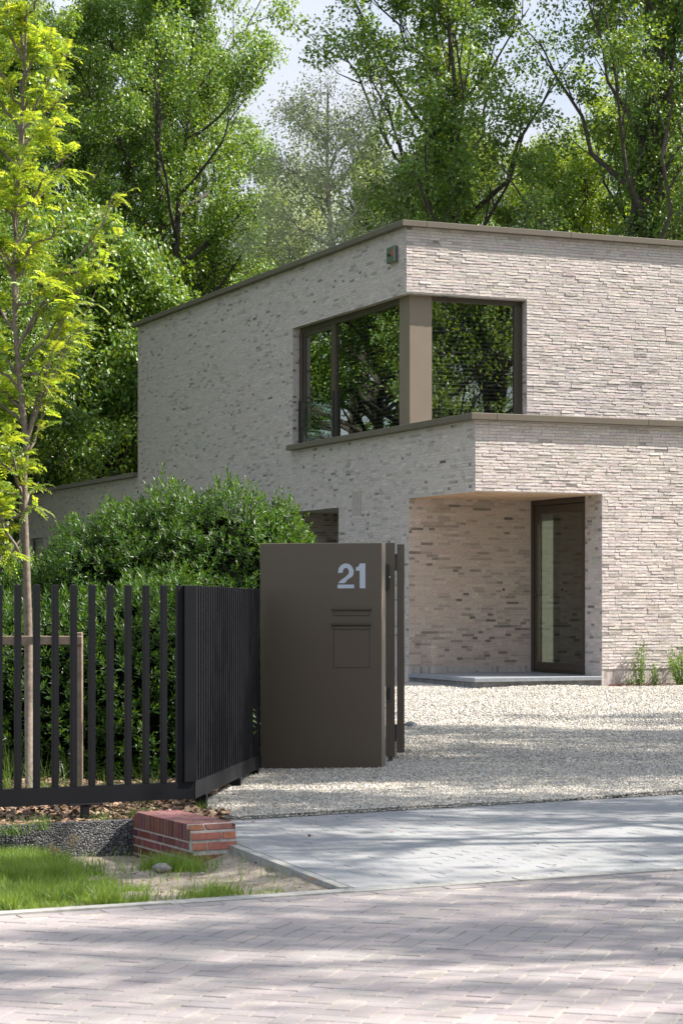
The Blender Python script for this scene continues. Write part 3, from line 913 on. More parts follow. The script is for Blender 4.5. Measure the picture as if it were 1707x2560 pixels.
# entrance recess
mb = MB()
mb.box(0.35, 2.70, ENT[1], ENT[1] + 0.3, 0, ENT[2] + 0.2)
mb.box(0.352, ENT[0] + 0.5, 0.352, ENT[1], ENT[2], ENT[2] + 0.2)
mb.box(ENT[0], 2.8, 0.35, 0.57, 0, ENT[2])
bricks(mb, (0, ENT[1], 0), (1, 0, 0), (0, 0, 1), (0, -1, 0), ENT[0], 0.31, ENT[2], [], rng, proud=0.006, rough=0.0008, dark=(0.06, 0.20), lengths=((0.24, 0.6), (0.115, 0.4)), tint=(1.14, 1.04, .93))  # warmer, lighter tint stands in for light bounced off the gravel
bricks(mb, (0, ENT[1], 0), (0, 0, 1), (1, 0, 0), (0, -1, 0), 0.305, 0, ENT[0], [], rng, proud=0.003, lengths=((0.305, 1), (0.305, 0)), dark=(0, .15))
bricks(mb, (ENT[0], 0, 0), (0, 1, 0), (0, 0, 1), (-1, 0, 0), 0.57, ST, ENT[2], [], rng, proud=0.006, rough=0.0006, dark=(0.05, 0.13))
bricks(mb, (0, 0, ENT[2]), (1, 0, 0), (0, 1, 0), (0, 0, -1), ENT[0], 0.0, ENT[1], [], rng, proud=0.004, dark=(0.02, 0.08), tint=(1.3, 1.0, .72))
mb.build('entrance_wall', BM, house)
# small round hole of a bell push
mb = MB(); mb.tube([(1.93, ENT[1] - 0.018, 1.72), (1.93, ENT[1] - 0.0, 1.72)], 0.022, 12); mb.build('bell', M['black'], house)

# side recess interior
mb = MB()
mb.box(1.3, 1.6, RC[0] - 0.3, RC[1] + 0.3, 0, RC[2])
mb.box(0.35, 1.6, RC[0] - 0.3, RC[0], 0, RC[2])
mb.box(0.35, 1.6, RC[1], RC[1] + 0.3, 0, RC[2])
mb.box(0.35, 1.6, RC[0] - 0.3, RC[1] + 0.3, RC[2], RC[2] + 0.2)
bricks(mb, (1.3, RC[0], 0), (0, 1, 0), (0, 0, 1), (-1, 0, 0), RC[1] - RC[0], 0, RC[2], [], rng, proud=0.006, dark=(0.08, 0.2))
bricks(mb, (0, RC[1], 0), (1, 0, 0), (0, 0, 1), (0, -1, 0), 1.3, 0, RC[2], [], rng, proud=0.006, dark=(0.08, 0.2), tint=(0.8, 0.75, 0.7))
mb.build('recess_wall', BM, house)

# remaining shell: roofs, back walls, floors
mb = MB()
mb.box(0.35, 2.9, 0.352, Y2 + 0.3, 4.40, 4.54); mb.box(6.6, XR - .36, 0.352, Y2 + 0.3, 4.40, 4.54)
mb.box(2.9, 6.6, 0.352, .6, 4.40, 4.54); mb.box(2.9, 6.6, 2.2, Y2 + 0.3, 4.40, 4.54)  # opening between the slabs added to let sun fall on the door curtain
mb.box(0.352, XR - .36, YE - 0.3, YL - 0.36, 4.40, 4.54)
mb.box(0.352, XR - .36, Y2 + 0.36, YE - 0.36, 8.05, 8.2)
mb.build('roof', M['roof'], house)
mb = MB()
mb.box(XR - .35, XR, 0.36, YL, 0, ZC); mb.box(0.36, XR - .35, YL - .35, YL, 0, ZC)
mb.box(XR - .35, XR, Y2 + .36, YE, ZC, ZU); mb.box(0.36, XR - .35, YE - .35, YE, ZC, ZU)
mb.build('rear_wall', M['mortar'], house)
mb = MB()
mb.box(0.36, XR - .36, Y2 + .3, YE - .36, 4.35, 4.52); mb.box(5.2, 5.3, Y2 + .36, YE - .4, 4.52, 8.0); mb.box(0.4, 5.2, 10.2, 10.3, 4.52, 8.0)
mb.box(2.9, 7, 4.2, 4.3, 0, 4.2); mb.box(6.8, 6.9, .4, 4.2, 0, 4.2); mb.box(2.5, 6.8, .4, 4.2, 0.02, 0.15); mb.box(2.72, 2.78, .6, 1.93, 0.2, 3.36)  # last slab added to keep the roof-opening sunlight out of the recess
mb.build('inner_wall_and_light_stop', M['dark_in'], house)

# cappings
mb = MB()
b = 0.006
mb.bbox(-0.125, 0.16, Y2 + 0.002, YW - 0.003, ZC + 0.002, ZC + 0.112, b)
mb.bbox(-0.125, -0.013, YW - 0.003, YW + 0.07, ZC + 0.002, ZC + 0.112, b)
mb.bbox(-0.125, 0.36, -0.125, Y2 - 0.016, ZC + 0.002, ZC + 0.112, b)
mb.bbox(-0.125, -0.013, Y2 - 0.016, Y2 + 0.002, ZC + 0.002, ZC + 0.112, b)
for x0 in np.arange(0.36, XR, 3.0):
    mb.bbox(x0 + 0.002, min(x0 + 3.0, XR), -0.125, 0.36, ZC + 0.002, ZC + 0.112, b)
mb.build('lower_capping', M['cap'], house)
mb = MB()
for y0 in np.arange(Y2 - 0.125, YE, 3.0):
    mb.bbox(-0.125, 0.36, y0, min(y0 + 2.998, YE + .1), ZU + 0.002, ZU + 0.108, b)
for x0 in np.arange(0.36, XR, 3.0):
    mb.bbox(x0 + 0.002, min(x0 + 3.0, XR + .1), Y2 - 0.125, Y2 + .36, ZU + 0.002, ZU + 0.108, b)
mb.build('upper_capping', M['cap'], house)
mb = MB()
for y0 in np.arange(YE + 0.003, YL, 3.0):
    mb.bbox(-0.125, 0.36, y0, min(y0 + 2.998, YL + .1), ZC + 0.002, ZC + 0.112, b)
mb.build('wing_capping', M['cap'], house)

# corner window
WP = 0.16; win = MB()
ztop = ZH - 0.006; zbot = ZC + 0.113; zb_in = ZC
fr = 0.07
cx0, cx1 = WP - 0.01, WP + 0.44; cy0 = Y2 + 0.165; cy1 = Y2 + 0.62
# side part frame (plane x=WP)
win.bbox(WP, WP + 0.08, cy1, YW - 0.01, ztop - 0.12, ztop, 0.004)
win.bbox(WP, WP + 0.08, cy1, YW - 0.01, zbot, zbot + 0.05, 0.004)
win.bbox(WP - 0.02, WP + 0.08, YW - 0.16, YW - 0.01, zbot + 0.05, ztop - 0.12, 0.004)
win.bbox(WP - 0.01, WP + 0.09, 6.43, 6.60, zbot + 0.05, ztop - 0.12, 0.004)
# opening leaf frame
for (a, b_, c, d) in ((6.60, 6.68, zbot + .05, ztop - .12), (YW - .24, YW - .16, zbot + .05, ztop - .12)):
    win.bbox(WP + .012, WP + .07, a, b_, c, d, 0.003)
win.bbox(WP + .012, WP + .07, 6.68, YW - .24, ztop - .20, ztop - .12, 0.003)
win.bbox(WP + .012, WP + .07, 6.68, YW - .24, zbot + .05, zbot + .13, 0.003)
# front part frame (plane y = Y2+WP)
yf = Y2 + WP
win.bbox(cx1, 2.47, yf, yf + 0.08, ztop - 0.09, ztop, 0.004)
win.bbox(cx1, 2.47, yf, yf + 0.08, 4.56, 4.64, 0.004)
win.bbox(2.31, 2.47, yf - 0.01, yf + 0.08, 4.64, ztop - 0.09, 0.004)
window = win.build('corner_window', M['frame'], house)
mb = MB(); mb.bbox(cx0, cx1, cy0, cy1, ZC + 0.0, ztop + 0.001, 0.003); mb.build('corner_post', M['column'], window)
mb = MB(); mb.box(WP + .035, WP + .041, cy1, 6.43, zbot + .05, ztop - .12); mb.build('pane', M['glass'], window)
mb = MB(); mb.box(WP + .035, WP + .041, 6.68, YW - .24, zbot + .13, ztop - .20); mb.build('pane', M['glass'], window)
mb = MB(); mb.box(cx1, 2.31, yf + .035, yf + .041, 4.64, ztop - .09); mb.build('pane', M['glass'], window)
# glass balustrade in front of the opening leaf
mb = MB(); mb.bbox(WP - .05, WP - .015, 6.44, 6.50, zbot, 5.68, .003); mb.bbox(WP - .05, WP - .022, YW - .10, YW - .04, zbot, 5.62, .003)
mb.box(WP - .036, WP - .028, 6.50, YW - .10, zbot + .03, 5.58, None, 1)
mb.build('balustrade', [M['black'], M['balglass']], window)
# blinds behind the glass
mb = MB()
for z in np.arange(4.7, ztop - .1, 0.075):
    mb.add([(cx1 + .02, yf + .12, z), (2.40, yf + .12, z), (2.40, yf + .165, z + .03), (cx1 + .02, yf + .165, z + .03)], [(0, 1, 2, 3)])
    mb.add([(WP + .12, cy1 + .02, z), (WP + .12, 6.42, z), (WP + .165, 6.42, z + .03), (WP + .165, cy1 + .02, z + .03)], [(0, 1, 2, 3)])
mb.build('blind', M['blind'], window)

# entrance door
dx = ENT[0] + 0.07
mb = MB()
z0, z1 = ST + 0.012, ENT[2] - 0.012
mb.bbox(dx - .05, dx + .05, 0.575, 0.66, z0, z1, .004); mb.bbox(dx - .05, dx + .05, ENT[1] - .10, ENT[1] - .012, z0, z1, .004)
mb.bbox(dx - .05, dx + .05, .66, ENT[1] - .10, z1 - .09, z1, .004); mb.bbox(dx - .05, dx + .05, .66, ENT[1] - .10, z0, z0 + .03, .004)
door = mb.build('door', M['frame'], house)
mb = MB()
ya, yb = 0.67, ENT[1] - .11; za, zb = z0 + .035, z1 - .10
mb.bbox(dx - .03, dx + .03, ya, ya + .10, za, zb, .004); mb.bbox(dx - .03, dx + .03, yb - .11, yb, za, zb, .004)
mb.bbox(dx - .03, dx + .03, ya + .10, yb - .11, zb - .15, zb, .004); mb.bbox(dx - .03, dx + .03, ya + .10, yb - .11, za, za + .14, .004)
mb.build('leaf', M['frame'], door)
mb = MB(); mb.box(dx - .004, dx + .004, ya + .10, yb - .11, za + .14, zb - .15); mb.build('pane', M['doorglass'], door)
mb = MB()
for hz in (1.62,):
    mb.tube([(dx - .03, yb - .06, hz), (dx - .09, yb - .06, hz), (dx - .09, yb - .30, hz)], .011, 8)
mb.bbox(dx - .036, dx - .0305, yb - .09, yb - .03, hz - .03, hz + .03, .002)
mb.build('handle', M['frame'], door)
mb = MB()
ys = np.linspace(1.99, 2.41, 60); xs = dx + .06 + .012 * np.sin(ys * 60)
v = [(x, y, z) for z in (z0, z1 - .1) for x, y in zip(xs, ys)]
mb.add(v, [(i, i + 1, 61 + i, 60 + i) for i in range(59)])
mb.build('curtain', M['curtain'], house)

# entrance step
mb = MB()
mb.box(0.03, ENT[0] - .002, 0.03, ENT[1] - 0.02, 0.0, ST - .075, None, 1)
mb.bbox(-0.02, ENT[0] - .008, -0.03, ENT[1] - 0.014, ST - .073, ST, .006)
mb.build('entrance_step', [M['stone'], M['stone_side']], house)

# small side window far left
mb = MB()
mb.bbox(0.10, .17, SWN[0] + .005, SWN[0] + .07, SWN[2], SWN[3] - .006, .003); mb.bbox(.10, .17, SWN[1] - .10, SWN[1] - .005, SWN[2], SWN[3] - .006, .003)
mb.bbox(.10, .17, SWN[0] + .07, SWN[1] - .10, SWN[3] - .10, SWN[3] - .006, .003)
sw = mb.build('window', M['frame'], house)
mb = MB(); mb.bbox(.12, .15, SWN[0] + .07, SWN[1] - .10, SWN[2], SWN[3] - .10, .003); mb.build('panel', M['olive'], sw)

# alarm box with lettering on the side wall (a thing fixed to the house)
alarm = empty('alarm_box', (0, 0, 0), 0, label='small green alarm box with dark lettering and a red mark near the upper wall corner', cat='alarm box')
alarm.location = (2.276, 37.2, 0); alarm.rotation_euler = (0, 0, HROT)
mb = MB(); mb.bbox(-0.085, -0.012, 3.10, 3.46, 7.745, 8.045, .012); mb.build('casing', M['signgreen'], alarm)
mb = MB(); mb.box(-0.0872, -0.0855, 3.105, 3.118, 7.77, 8.03); mb.build('edge_strip', M['signedge'], alarm)


def text_mesh(name, s, size, mat, parent, origin, u, v, n, bold=0.0, fit=None):
    cu = bpy.data.curves.new(name, 'FONT'); cu.body = s; cu.size = size; cu.extrude = 0.0008; cu.offset = bold
    tmp = bpy.data.objects.new(name, cu); COL.objects.link(tmp)
    dg = bpy.context.evaluated_depsgraph_get(); dg.update()
    me = bpy.data.meshes.new_from_object(tmp.evaluated_get(dg))
    bpy.data.objects.remove(tmp)
    co = np.zeros(len(me.vertices) * 3, np.float32); me.vertices.foreach_get('co', co); co = co.reshape(-1, 3)
    if fit:
        mn, mxx = co.min(0), co.max(0); co[:, 0] = (co[:, 0] - mn[0]) / (mxx[0] - mn[0]) * fit[0]; co[:, 1] = (co[:, 1] - mn[1]) / (mxx[1] - mn[1]) * fit[1]
    O, u, v, n = [np.asarray(a, float) for a in (origin, u, v, n)]
    w_ = O + co[:, :1] * u + co[:, 1:2] * v + co[:, 2:3] * n
    me.vertices.foreach_set('co', w_.astype(np.float32).ravel()); me.update()
    me.materials.clear(); me.materials.append(mat)
    o = bpy.data.objects.new(name, me); COL.objects.link(o); o.parent = parent
    return o


text_mesh('lettering', 'Maas', 0.1, M['ink'], alarm, (-0.0865, 3.435, 7.865), (0, -1, 0), (0, 0, 1), (-1, 0, 0), 0.002, (0.175, 0.075))
mb = MB()
for i, (h0, h1) in enumerate(((0.0, 0.07), (0.0, 0.105), (0.01, 0.13), (0.0, 0.10))):
    mb.box(-0.0875, -0.0862, 3.215 - i * 0.022, 3.230 - i * 0.022, 7.865 + h0, 7.865 + h1)
mb.build('red_mark', M['red'], alarm)

# ------------------------------------------------------------------ letterbox gate pillar
def orient(p, q):
    d = np.array(q[:2]) - np.array(p[:2]); return math.atan2(d[1], d[0]), np.linalg.norm(d)


g0 = (-0.715, 19.16); g1 = (0.350, 18.97)
ga, GW = orient(g0, g1)
pil = empty('gate_pillar', (*g0, 0.0), ga, label='brown metal gate pillar with the house number 21 and a built-in letterbox', cat='gate pillar')
GH = 2.005
mb = MB(); mb.bbox(0, GW, 0, 0.205, 0.0, GH, .004)
mb.build('casing', M['gatebox'], pil)


def gx_(xp): return (xp - 650.0) / (954.0 - 650.0) * GW
def gz_(yp): return EYE + (HY - yp) / F * 19.05


def groove(mb, x0, x1, z0, z1, w_=0.006):
    y0, y1 = -0.0006, 0.0
    mb.box(x0, x1, y0, y1, z0, z0 + w_); mb.box(x0, x1, y0, y1, z1 - w_, z1)
    mb.box(x0, x0 + w_, y0, y1, z0 + w_, z1 - w_); mb.box(x1 - w_, x1, y0, y1, z0 + w_, z1 - w_)


x0, x1 = gx_(834), gx_(924.5)
mb = MB(); mb.bbox(x0 - .015, x1 + .012, -0.022, -0.0007, gz_(1526), gz_(1521), .002); mb.build('slot_hood', M['frame'], pil)
mb = MB(); mb.bbox(x0 + .004, x1 - .004, -0.004, -0.0008, gz_(1540) + .004, gz_(1526.5), .001); groove(mb, x0, x1, gz_(1540), gz_(1526.2)); o = mb.build('mail_slot', [M['gatebox']], pil)
mb = MB(); groove(mb, x0, x1, gz_(1540.5), gz_(1526.2)); groove(mb, x0 + .001, x1, gz_(1670), gz_(1560)); mb.build('joint_line', M['groove'], pil)
mb = MB(); mb.bbox(x0 - .015, x1 + .012, -0.026, -0.0007, gz_(1563.5), gz_(1558), .002); mb.build('slot_hood', M['frame'], pil)
mb = MB(); mb.bbox(x0 - .001, x1 + .001, -0.013, -0.0008, gz_(1572.5), gz_(1566), .002); mb.build('mail_flap', M['gatebox'], pil)
mb = MB(); mb.bbox(x0 + .005, x1 - .004, -0.003, -0.0008, gz_(1669), gz_(1573.5), .001); mb.build('mailbox_door', M['gatebox'], pil)

# number: stencil 2 with a gap above its foot, and 1
nx0, nx1 = gx_(844.3), gx_(885.5); mx0, mx1 = gx_(890), gx_(913.5)
nz0, nz1 = gz_(1471), gz_(1409)
NH = nz1 - nz0


def polyface(mb, pts, y):
    v = [(p[0], y, p[1]) for p in pts]
    mb.add(v, [list(range(len(v)))])


def strip(mb, outer, inner, y):
    v = [(p[0], y, p[1]) for p in outer] + [(p[0], y, p[1]) for p in inner]
    n = len(outer)
    mb.add(v, [(i, i + 1, n + i + 1, n + i) for i in range(n - 1)])


mb = MB()
w2 = nx1 - nx0; y = -0.0016
th = 0.285 * w2
cx, cz = nx0 + w2 * 0.505, nz0 + NH * 0.66
ro_x, ro_z = w2 * 0.47, NH * 0.34
out_, inn_ = [], []
for t in np.linspace(R(188), R(-32), 26):
    out_.append((cx + ro_x * math.cos(t), cz + ro_z * math.sin(t)))
    inn_.append((cx + (ro_x - th) * math.cos(t), cz + (ro_z - th * 0.92) * math.sin(t)))
out_ += [(nx0 + w2 * 0.62, nz0 + NH * 0.36), (nx0 + w2 * 0.50, nz0 + NH * 0.255), (nx0 + w2 * 0.42, nz0 + NH * 0.205)]
inn_ += [(nx0 + w2 * 0.40, nz0 + NH * 0.42), (nx0 + w2 * 0.13, nz0 + NH * 0.29), (nx0 + w2 * 0.04, nz0 + NH * 0.205)]
strip(mb, out_, inn_, y)
polyface(mb, [(nx0, nz0), (nx1, nz0), (nx1, nz0 + NH * .15), (nx0, nz0 + NH * .15)], y)
w1 = mx1 - mx0; k0 = mx0 + w1 * 0.40
polyface(mb, [(k0, nz0), (mx1, nz0), (mx1, nz1), (k0, nz1)], y)
polyface(mb, [(mx0, nz0 + NH * .71), (k0 - .0002, nz0 + NH * .71), (k0 - .0002, nz1), (k0 - w1 * .06, nz0 + NH * .925), (mx0 + w1 * .18, nz0 + NH * .855), (mx0, nz0 + NH * .845)], y)
mb.build('house_number', M['number'], pil)

# gate post, lock and the opened gate leaf seen end-on
pa = px(964, 1888, 19.95); pb = px(986.8, 1888, 19.95)
gp = empty('gate_post', (pa[0], 19.9, 0), 0, label='slim brown gate post carrying a black lock, right behind the numbered pillar', cat='gate post')
wpost = pb[0] - pa[0]
mb = MB(); mb.bbox(0, wpost, 0, 0.10, 0.075, 2.03, .003); mb.bbox(wpost * .25, wpost * .75, .02, .08, -0.05, .075, .002); mb.build('post', M['gatebox'], gp)
mb = MB(); mb.bbox(-0.02, .022, -0.06, -0.001, gz_(1476) + .0, gz_(1406), .003); mb.bbox(.022, .034, -0.045, -0.003, gz_(1470), gz_(1408), .002); mb.build('lock_case', M['black'], gp)
mb = MB(); mb.tube([(0.030, -.05, gz_(1441)), (0.040, -.05, gz_(1441))], .012, 10); mb.build('lock_cylinder', M['steel'], gp)
mb = MB(); mb.bbox(0.004, .044, -0.05, -0.001, gz_(1759), gz_(1727), .004); mb.build('latch', M['black'], gp)
mb = MB(); mb.bbox(-.03, -.005, -0.35, -0.28, 0.01, .11, .002); mb.build('foot_bracket', M['steel'], gp)
lf = empty('gate_leaf', (px(992, 0, 20.3)[0], 20.3, 0), math.atan2(-1002 + 853.5, F), label='opened brown metal gate leaf seen from its narrow end', cat='gate')
wl = 19 / F * 20.3
mb = MB()
mb.bbox(0, wl, 0, .08, 0.085, 2.03, .004); mb.bbox(0.006, wl - .006, 2.3, 2.38, 0.085, 2.03, .004)
mb.bbox(.006, wl - .006, .08, 2.3, 1.94, 2.02, .004); mb.bbox(.006, wl - .006, .08, 2.3, .09, .18, .004)
for i in range(18): mb.bbox(.02, wl - .02, .16 + i * .118, .20 + i * .118, .18, 1.94, .002)
mb.build('leaf', M['gatebox'], lf)
mb = MB()
mb.tube([(wl * .33, -.0006, 1.985), (wl * .33, .002, 1.985)], .007, 10); mb.build('screw_hole', M['ink'], lf)
for zz in (1.87, .28):
    mb = MB(); mb.bbox(-.024, -.001, -.02, .04, zz - .09, zz + .07, .003); mb.build('hinge', M['black'], lf)

st = empty('gate_stop', tuple(px(1026, 1820, 25.6)[:2]) + (0.02,), 0, label='low dark grey dome of the gate stop lying on the gravel', cat='gate stop')
mb = MB()
rr = [0.085, 0.082, 0.07, 0.05, 0.025, 0.004]; zz = [0, 0.02, 0.042, 0.055, 0.062, 0.064]
mb.tube([(0, 0, z) for z in zz], rr, 20); mb.build('dome', M['dome'], st, smooth=True)
mb = MB(); mb.bbox(-.17, .0, -.035, .035, -.005, .02, .004); mb.build('base_plate', M['dome'], st)

# ------------------------------------------------------------------ black fence
FC = np.array([-1.005, 14.82]); FL = np.array([-3.2, 13.70]); FE = np.array([-0.712, 18.98])
fence = empty('bar_fence', (FC[0], FC[1], 0), 0, label='anthracite metal fence of square upright bars turning a corner back to the gate pillar', cat='fence')
ZT = EYE + 0.113


def rail(name, p, q, z0a, z1a, z0b, z1b, th, parent, off=0.0):
    d = (q - p) / np.linalg.norm(q - p); n = np.array([d[1], -d[0]])
    a = p - FC; b_ = q - FC
    v = []
    for (c, zl, zh) in ((a, z0a, z1a), (b_, z0b, z1b)):
        for s in (off, off - th):
            for z in (zl, zh): v.append((c[0] + n[0] * s, c[1] + n[1] * s, z))
    mb = MB(); mb.add(v, [(0, 4, 5, 1), (2, 3, 7, 6), (1, 5, 7, 3), (0, 2, 6, 4), (0, 1, 3, 2), (4, 6, 7, 5)])
    return mb.build(name, M['fence'], parent)


zb_l = EYE - 1.338; zr = 0.115
fd = (FC - FL) / np.linalg.norm(FC - FL)
# front panel bottom rail
rail('bottom_rail', FL, FC, zb_l, zb_l + zr, zb_l, zb_l + zr, 0.05, fence, 0.012)
zb_e = EYE - 1.445
sd = (FE - FC) / np.linalg.norm(FE - FC)
rail('bottom_rail', FC + sd * 0.0, FE, zb_l - .001, zb_l + zr - .001, zb_e, zb_e + zr, 0.05, fence, 0.012)


def bar(p, z0, z1, s, ang, parent, name='bar'):
    mb = MB(); h = s / 2
    mb.bbox(-h, h, -h, h, z0, z1, .0025)
    o = mb.build(name, M['fence'], parent)
    o.location = (p[0] - FC[0], p[1] - FC[1], 0); o.rotation_euler = (0, 0, ang)
    return o


fa = math.atan2(fd[1], fd[0]); sa_ = math.atan2(sd[1], sd[0])
fn = np.array([-fd[1], fd[0]])      # behind the front panel
# front bars placed by their columns in the photo
Lf = np.linalg.norm(FC - FL)
for i in range(18):
    t = 0.215 + i * 0.1285
    p = FC - fd * t + fn * 0.012
    if t > Lf - .02: break
    bar(p, zb_l + zr - 0.0, ZT, 0.040, fa, fence)
# corner post: plate of both panels meeting
cpst = bar(FC - fd * 0.10 + fn * 0.012, zb_l + zr, ZT, 0.042, fa, fence, 'corner_post')
bar(FC - fd * 0.035 + fn * 0.015, zb_l + zr, ZT, 0.088, fa, fence, 'corner_post')
sn = np.array([-sd[1], sd[0]])
Ls = np.linalg.norm(FE - FC)
i = 0
t = 0.16
while t < Ls - 0.03:
    p = FC + sd * t + sn * 0.016
    zz0 = zb_l + (zb_e - zb_l) * t / Ls + zr
    bar(p, zz0 - .002, ZT - 0.000, 0.040, sa_, fence)
    t += 0.128
# feet
for t in (0.78, 2.2):
    p = FC - fd * t + fn * 0.01
    bar(p, 0.0, zb_l - 0.012, 0.05, fa, fence, 'foot')
    mb = MB(); mb.bbox(-.12, .12, -.03, .03, zb_l - .012, zb_l - .001, .002); o = mb.build('foot_plate', M['fence'], fence)
    o.location = (p[0] - FC[0], p[1] - FC[1], 0); o.rotation_euler = (0, 0, fa)
for t in (0.55, 2.6, 3.9):
    p = FC + sd * t + sn * 0.02; zz0 = zb_l + (zb_e - zb_l) * t / Ls
    bar(p, 0.0, zz0 - .001, 0.08, sa_, fence, 'foot')

# timber stake frame of the young tree
rp = px(196, 1600, 16.2)
stake = empty('tree_stake', (rp[0], rp[1], 0), 0, label='weathered timber stake and rail supporting the young tree behind the fence', cat='tree stake')
zt1 = px(0, 1590, 16.2)[2]; zt0 = px(0, 1612, 16.2)[2]
mb = MB(); mb.bbox(-.032, .032, -.03, .03, 0, px(0, 1581, 16.2)[2], .006); mb.build('stake', M['timber'], stake)
mb = MB(); mb.bbox(-1.3, .034, -.058, -.032, zt0, zt1, .004); mb.build('rail', M['timber'], stake)
mb = MB(); mb.bbox(-1.14, -1.08, -.03, .03, 0, px(0, 1583, 16.2)[2], .006); mb.build('stake', M['timber'], stake)

# ------------------------------------------------------------------ dark washed-concrete edging
mb = MB()
d = (PL1 - PL0) / np.linalg.norm(PL1 - PL0); n = np.array([-d[1], d[0]])
a = PL0 - d * 3.0; b_ = PL1 + d * .05
v = [(*(a), -.2), (*(b_), -.2), (*(b_ + n * .07), -.2), (*(a + n * .07), -.2)]
v += [(p[0], p[1], .088) for p in v]
mb.add(v, [(4, 5, 6, 7), (0, 1, 5, 4), (1, 2, 6, 5), (2, 3, 7, 6), (3, 0, 4, 7)])
o = mb.build('edging_wall', M['plinth']); tag(o, 'low dark washed-concrete edging wall between grass verge and mulch bed', 'edging wall')

# ------------------------------------------------------------------ red brick pier
PA = math.atan2(E2[1], E2[0])
pier = empty('brick_pier', (-0.912, 13.15, 0), PA, label='low red brick pier end with rounded shoulders beside the driveway', cat='brick pier')
pw, plen, pz0, pz1 = 0.30, 0.975, -0.16, 0.146
rng = np.random.default_rng(77)
mb = MB()
ch = 0.055; fl = 0.045
# mortar body: profile along y (depth): front flares outwards, top edges chamfered
prof = [(-fl + .005, pz0), (-fl + .005, pz0 + .09), (0.004, pz1 - .045), (ch, pz1 - .006), (plen - .05, pz1 - .006), (plen - .005, pz1 - .05), (plen - .005, pz0)]
sideoff = .005
v = [(sideoff, p[0], p[1]) for p in prof] + [(pw - sideoff, p[0], p[1]) for p in prof]
m_ = len(prof)
mb.add(v, [(i, (i + 1) % m_, m_ + (i + 1) % m_, m_ + i) for i in range(m_)])
mb.add(v, [list(range(m_))[::-1]]); mb.add(v, [[m_ + i for i in range(m_)]])
mb.build('mortar_core', M['redmortar'], pier)
mb = MB()


def rcol(o=False):
    c = np.array([0.31, 0.11, 0.065]) if o else np.array([0.15, 0.045, 0.036])  # sun and shade put into the colour: orange front, darker red other faces
    return c * (1 + rng.normal(0, .20)) + rng.normal(0, .008, 3)


def qbox(mb, P, thick, nrm, col):
    """brick slab: quad P (4x3) pushed out along nrm"""
    P = np.asarray(P, float); nrm = np.asarray(nrm, float)
    c = P.mean(0)
    outer = c + (P - c) * 0.975 + nrm * thick
    mid = P + nrm * thick * 0.55
    v = np.concatenate([P - nrm * .004, mid, outer])
    f = [(8, 9, 10, 11)] + [(k, (k + 1) % 4, 4 + (k + 1) % 4, 4 + k) for k in range(4)] + [(4 + k, 4 + (k + 1) % 4, 8 + (k + 1) % 4, 8 + k) for k in range(4)]
    mb.add(v, f, col)


# left face: soldier course on top, stretcher courses below
zs = pz1 - 0.105
ys = np.arange(0.015, plen - .02, 0.052)
for yv in ys:
    y1 = min(yv + .039, plen - .01)
    zt = pz1 - 0.004 - max(0, (ch - yv)) * 0.7 - max(0, (y1 - (plen - .05))) * .9
    qbox(mb, [(0.005, yv, zs), (0.005, y1, zs), (0.005, y1, zt), (0.005, yv, zt)], .004, (-1, 0, 0), rcol())
zc = zs - 0.010
row = 0
while zc > pz0:
    yv = -0.03 + (0.0 if row % 2 else .06) ; 
    while yv < plen - .02:
        ln = .105 if rng.random() < .6 else .21
        y1 = min(yv + ln - .013, plen - .01)
        qbox(mb, [(0.005, yv, zc - .041), (0.005, y1, zc - .041), (0.005, y1, zc), (0.005, yv, zc)], .004, (-1, 0, 0), rcol())
        yv += ln
    zc -= .054; row += 1
# top: bricks laid across
for yv in ys[1:]:
    y1 = min(yv + .043, plen - .05)
    if y1 - yv < .02: continue
    cutx = pw * rng.choice([.33, .66])
    for (xa, xb) in ((0.002, cutx - .003), (cutx + .003, pw - .002)):
        qbox(mb, [(xa, yv, pz1 - .006), (xb, yv, pz1 - .006), (xb, y1, pz1 - .006), (xa, y1, pz1 - .006)], .003, (0, 0, 1), rcol() * 1.0 + .035)
# front: three flared courses
def fy(z):
    if z > pz1 - .05: return (z - (pz1 - .05)) / .05 * ch * .9
    t = (pz1 - .05 - z) / (pz1 - .05 - (pz0 + .09)); return -fl * min(t, 1)
for r_i, (za, zb) in enumerate(((pz1 - .040, pz1 - .010), (pz1 - .095, pz1 - .055), (pz1 - .156, pz1 - .113), (pz1 - .235, pz1 - .185))):
    splits = {0: (0, .105, .30), 1: (0, .205, .30), 2: (0, .105, .30), 3: (0, .3)}[r_i]
    for xa, xb in zip(splits[:-1], splits[1:]):
        xa += .005; xb -= .005
        pts = [(xa, fy(za), za), (xb, fy(za), za), (xb, fy(zb), zb), (xa, fy(zb), zb)]
        n_ = np.cross(np.array(pts[1]) - pts[0], np.array(pts[3]) - pts[0]); n_ /= np.linalg.norm(n_)
        if n_[1] > 0: n_ = -n_
        qbox(mb, pts, .005 if r_i < 3 else .003, n_, rcol(r_i < 3))
# right face
zc = pz1 - .01
while zc > pz0 + .05:
    yv = 0.01
    while yv < plen - .03:
        y1 = min(yv + .2, plen - .01)
        qbox(mb, [(pw - .005, yv, zc - .045), (pw - .005, y1, zc - .045), (pw - .005, y1, zc), (pw - .005, yv, zc)], .008, (1, 0, 0), rcol())
        yv += .21
    zc -= .054
mb.build('brickwork', M['redbrick'], pier)

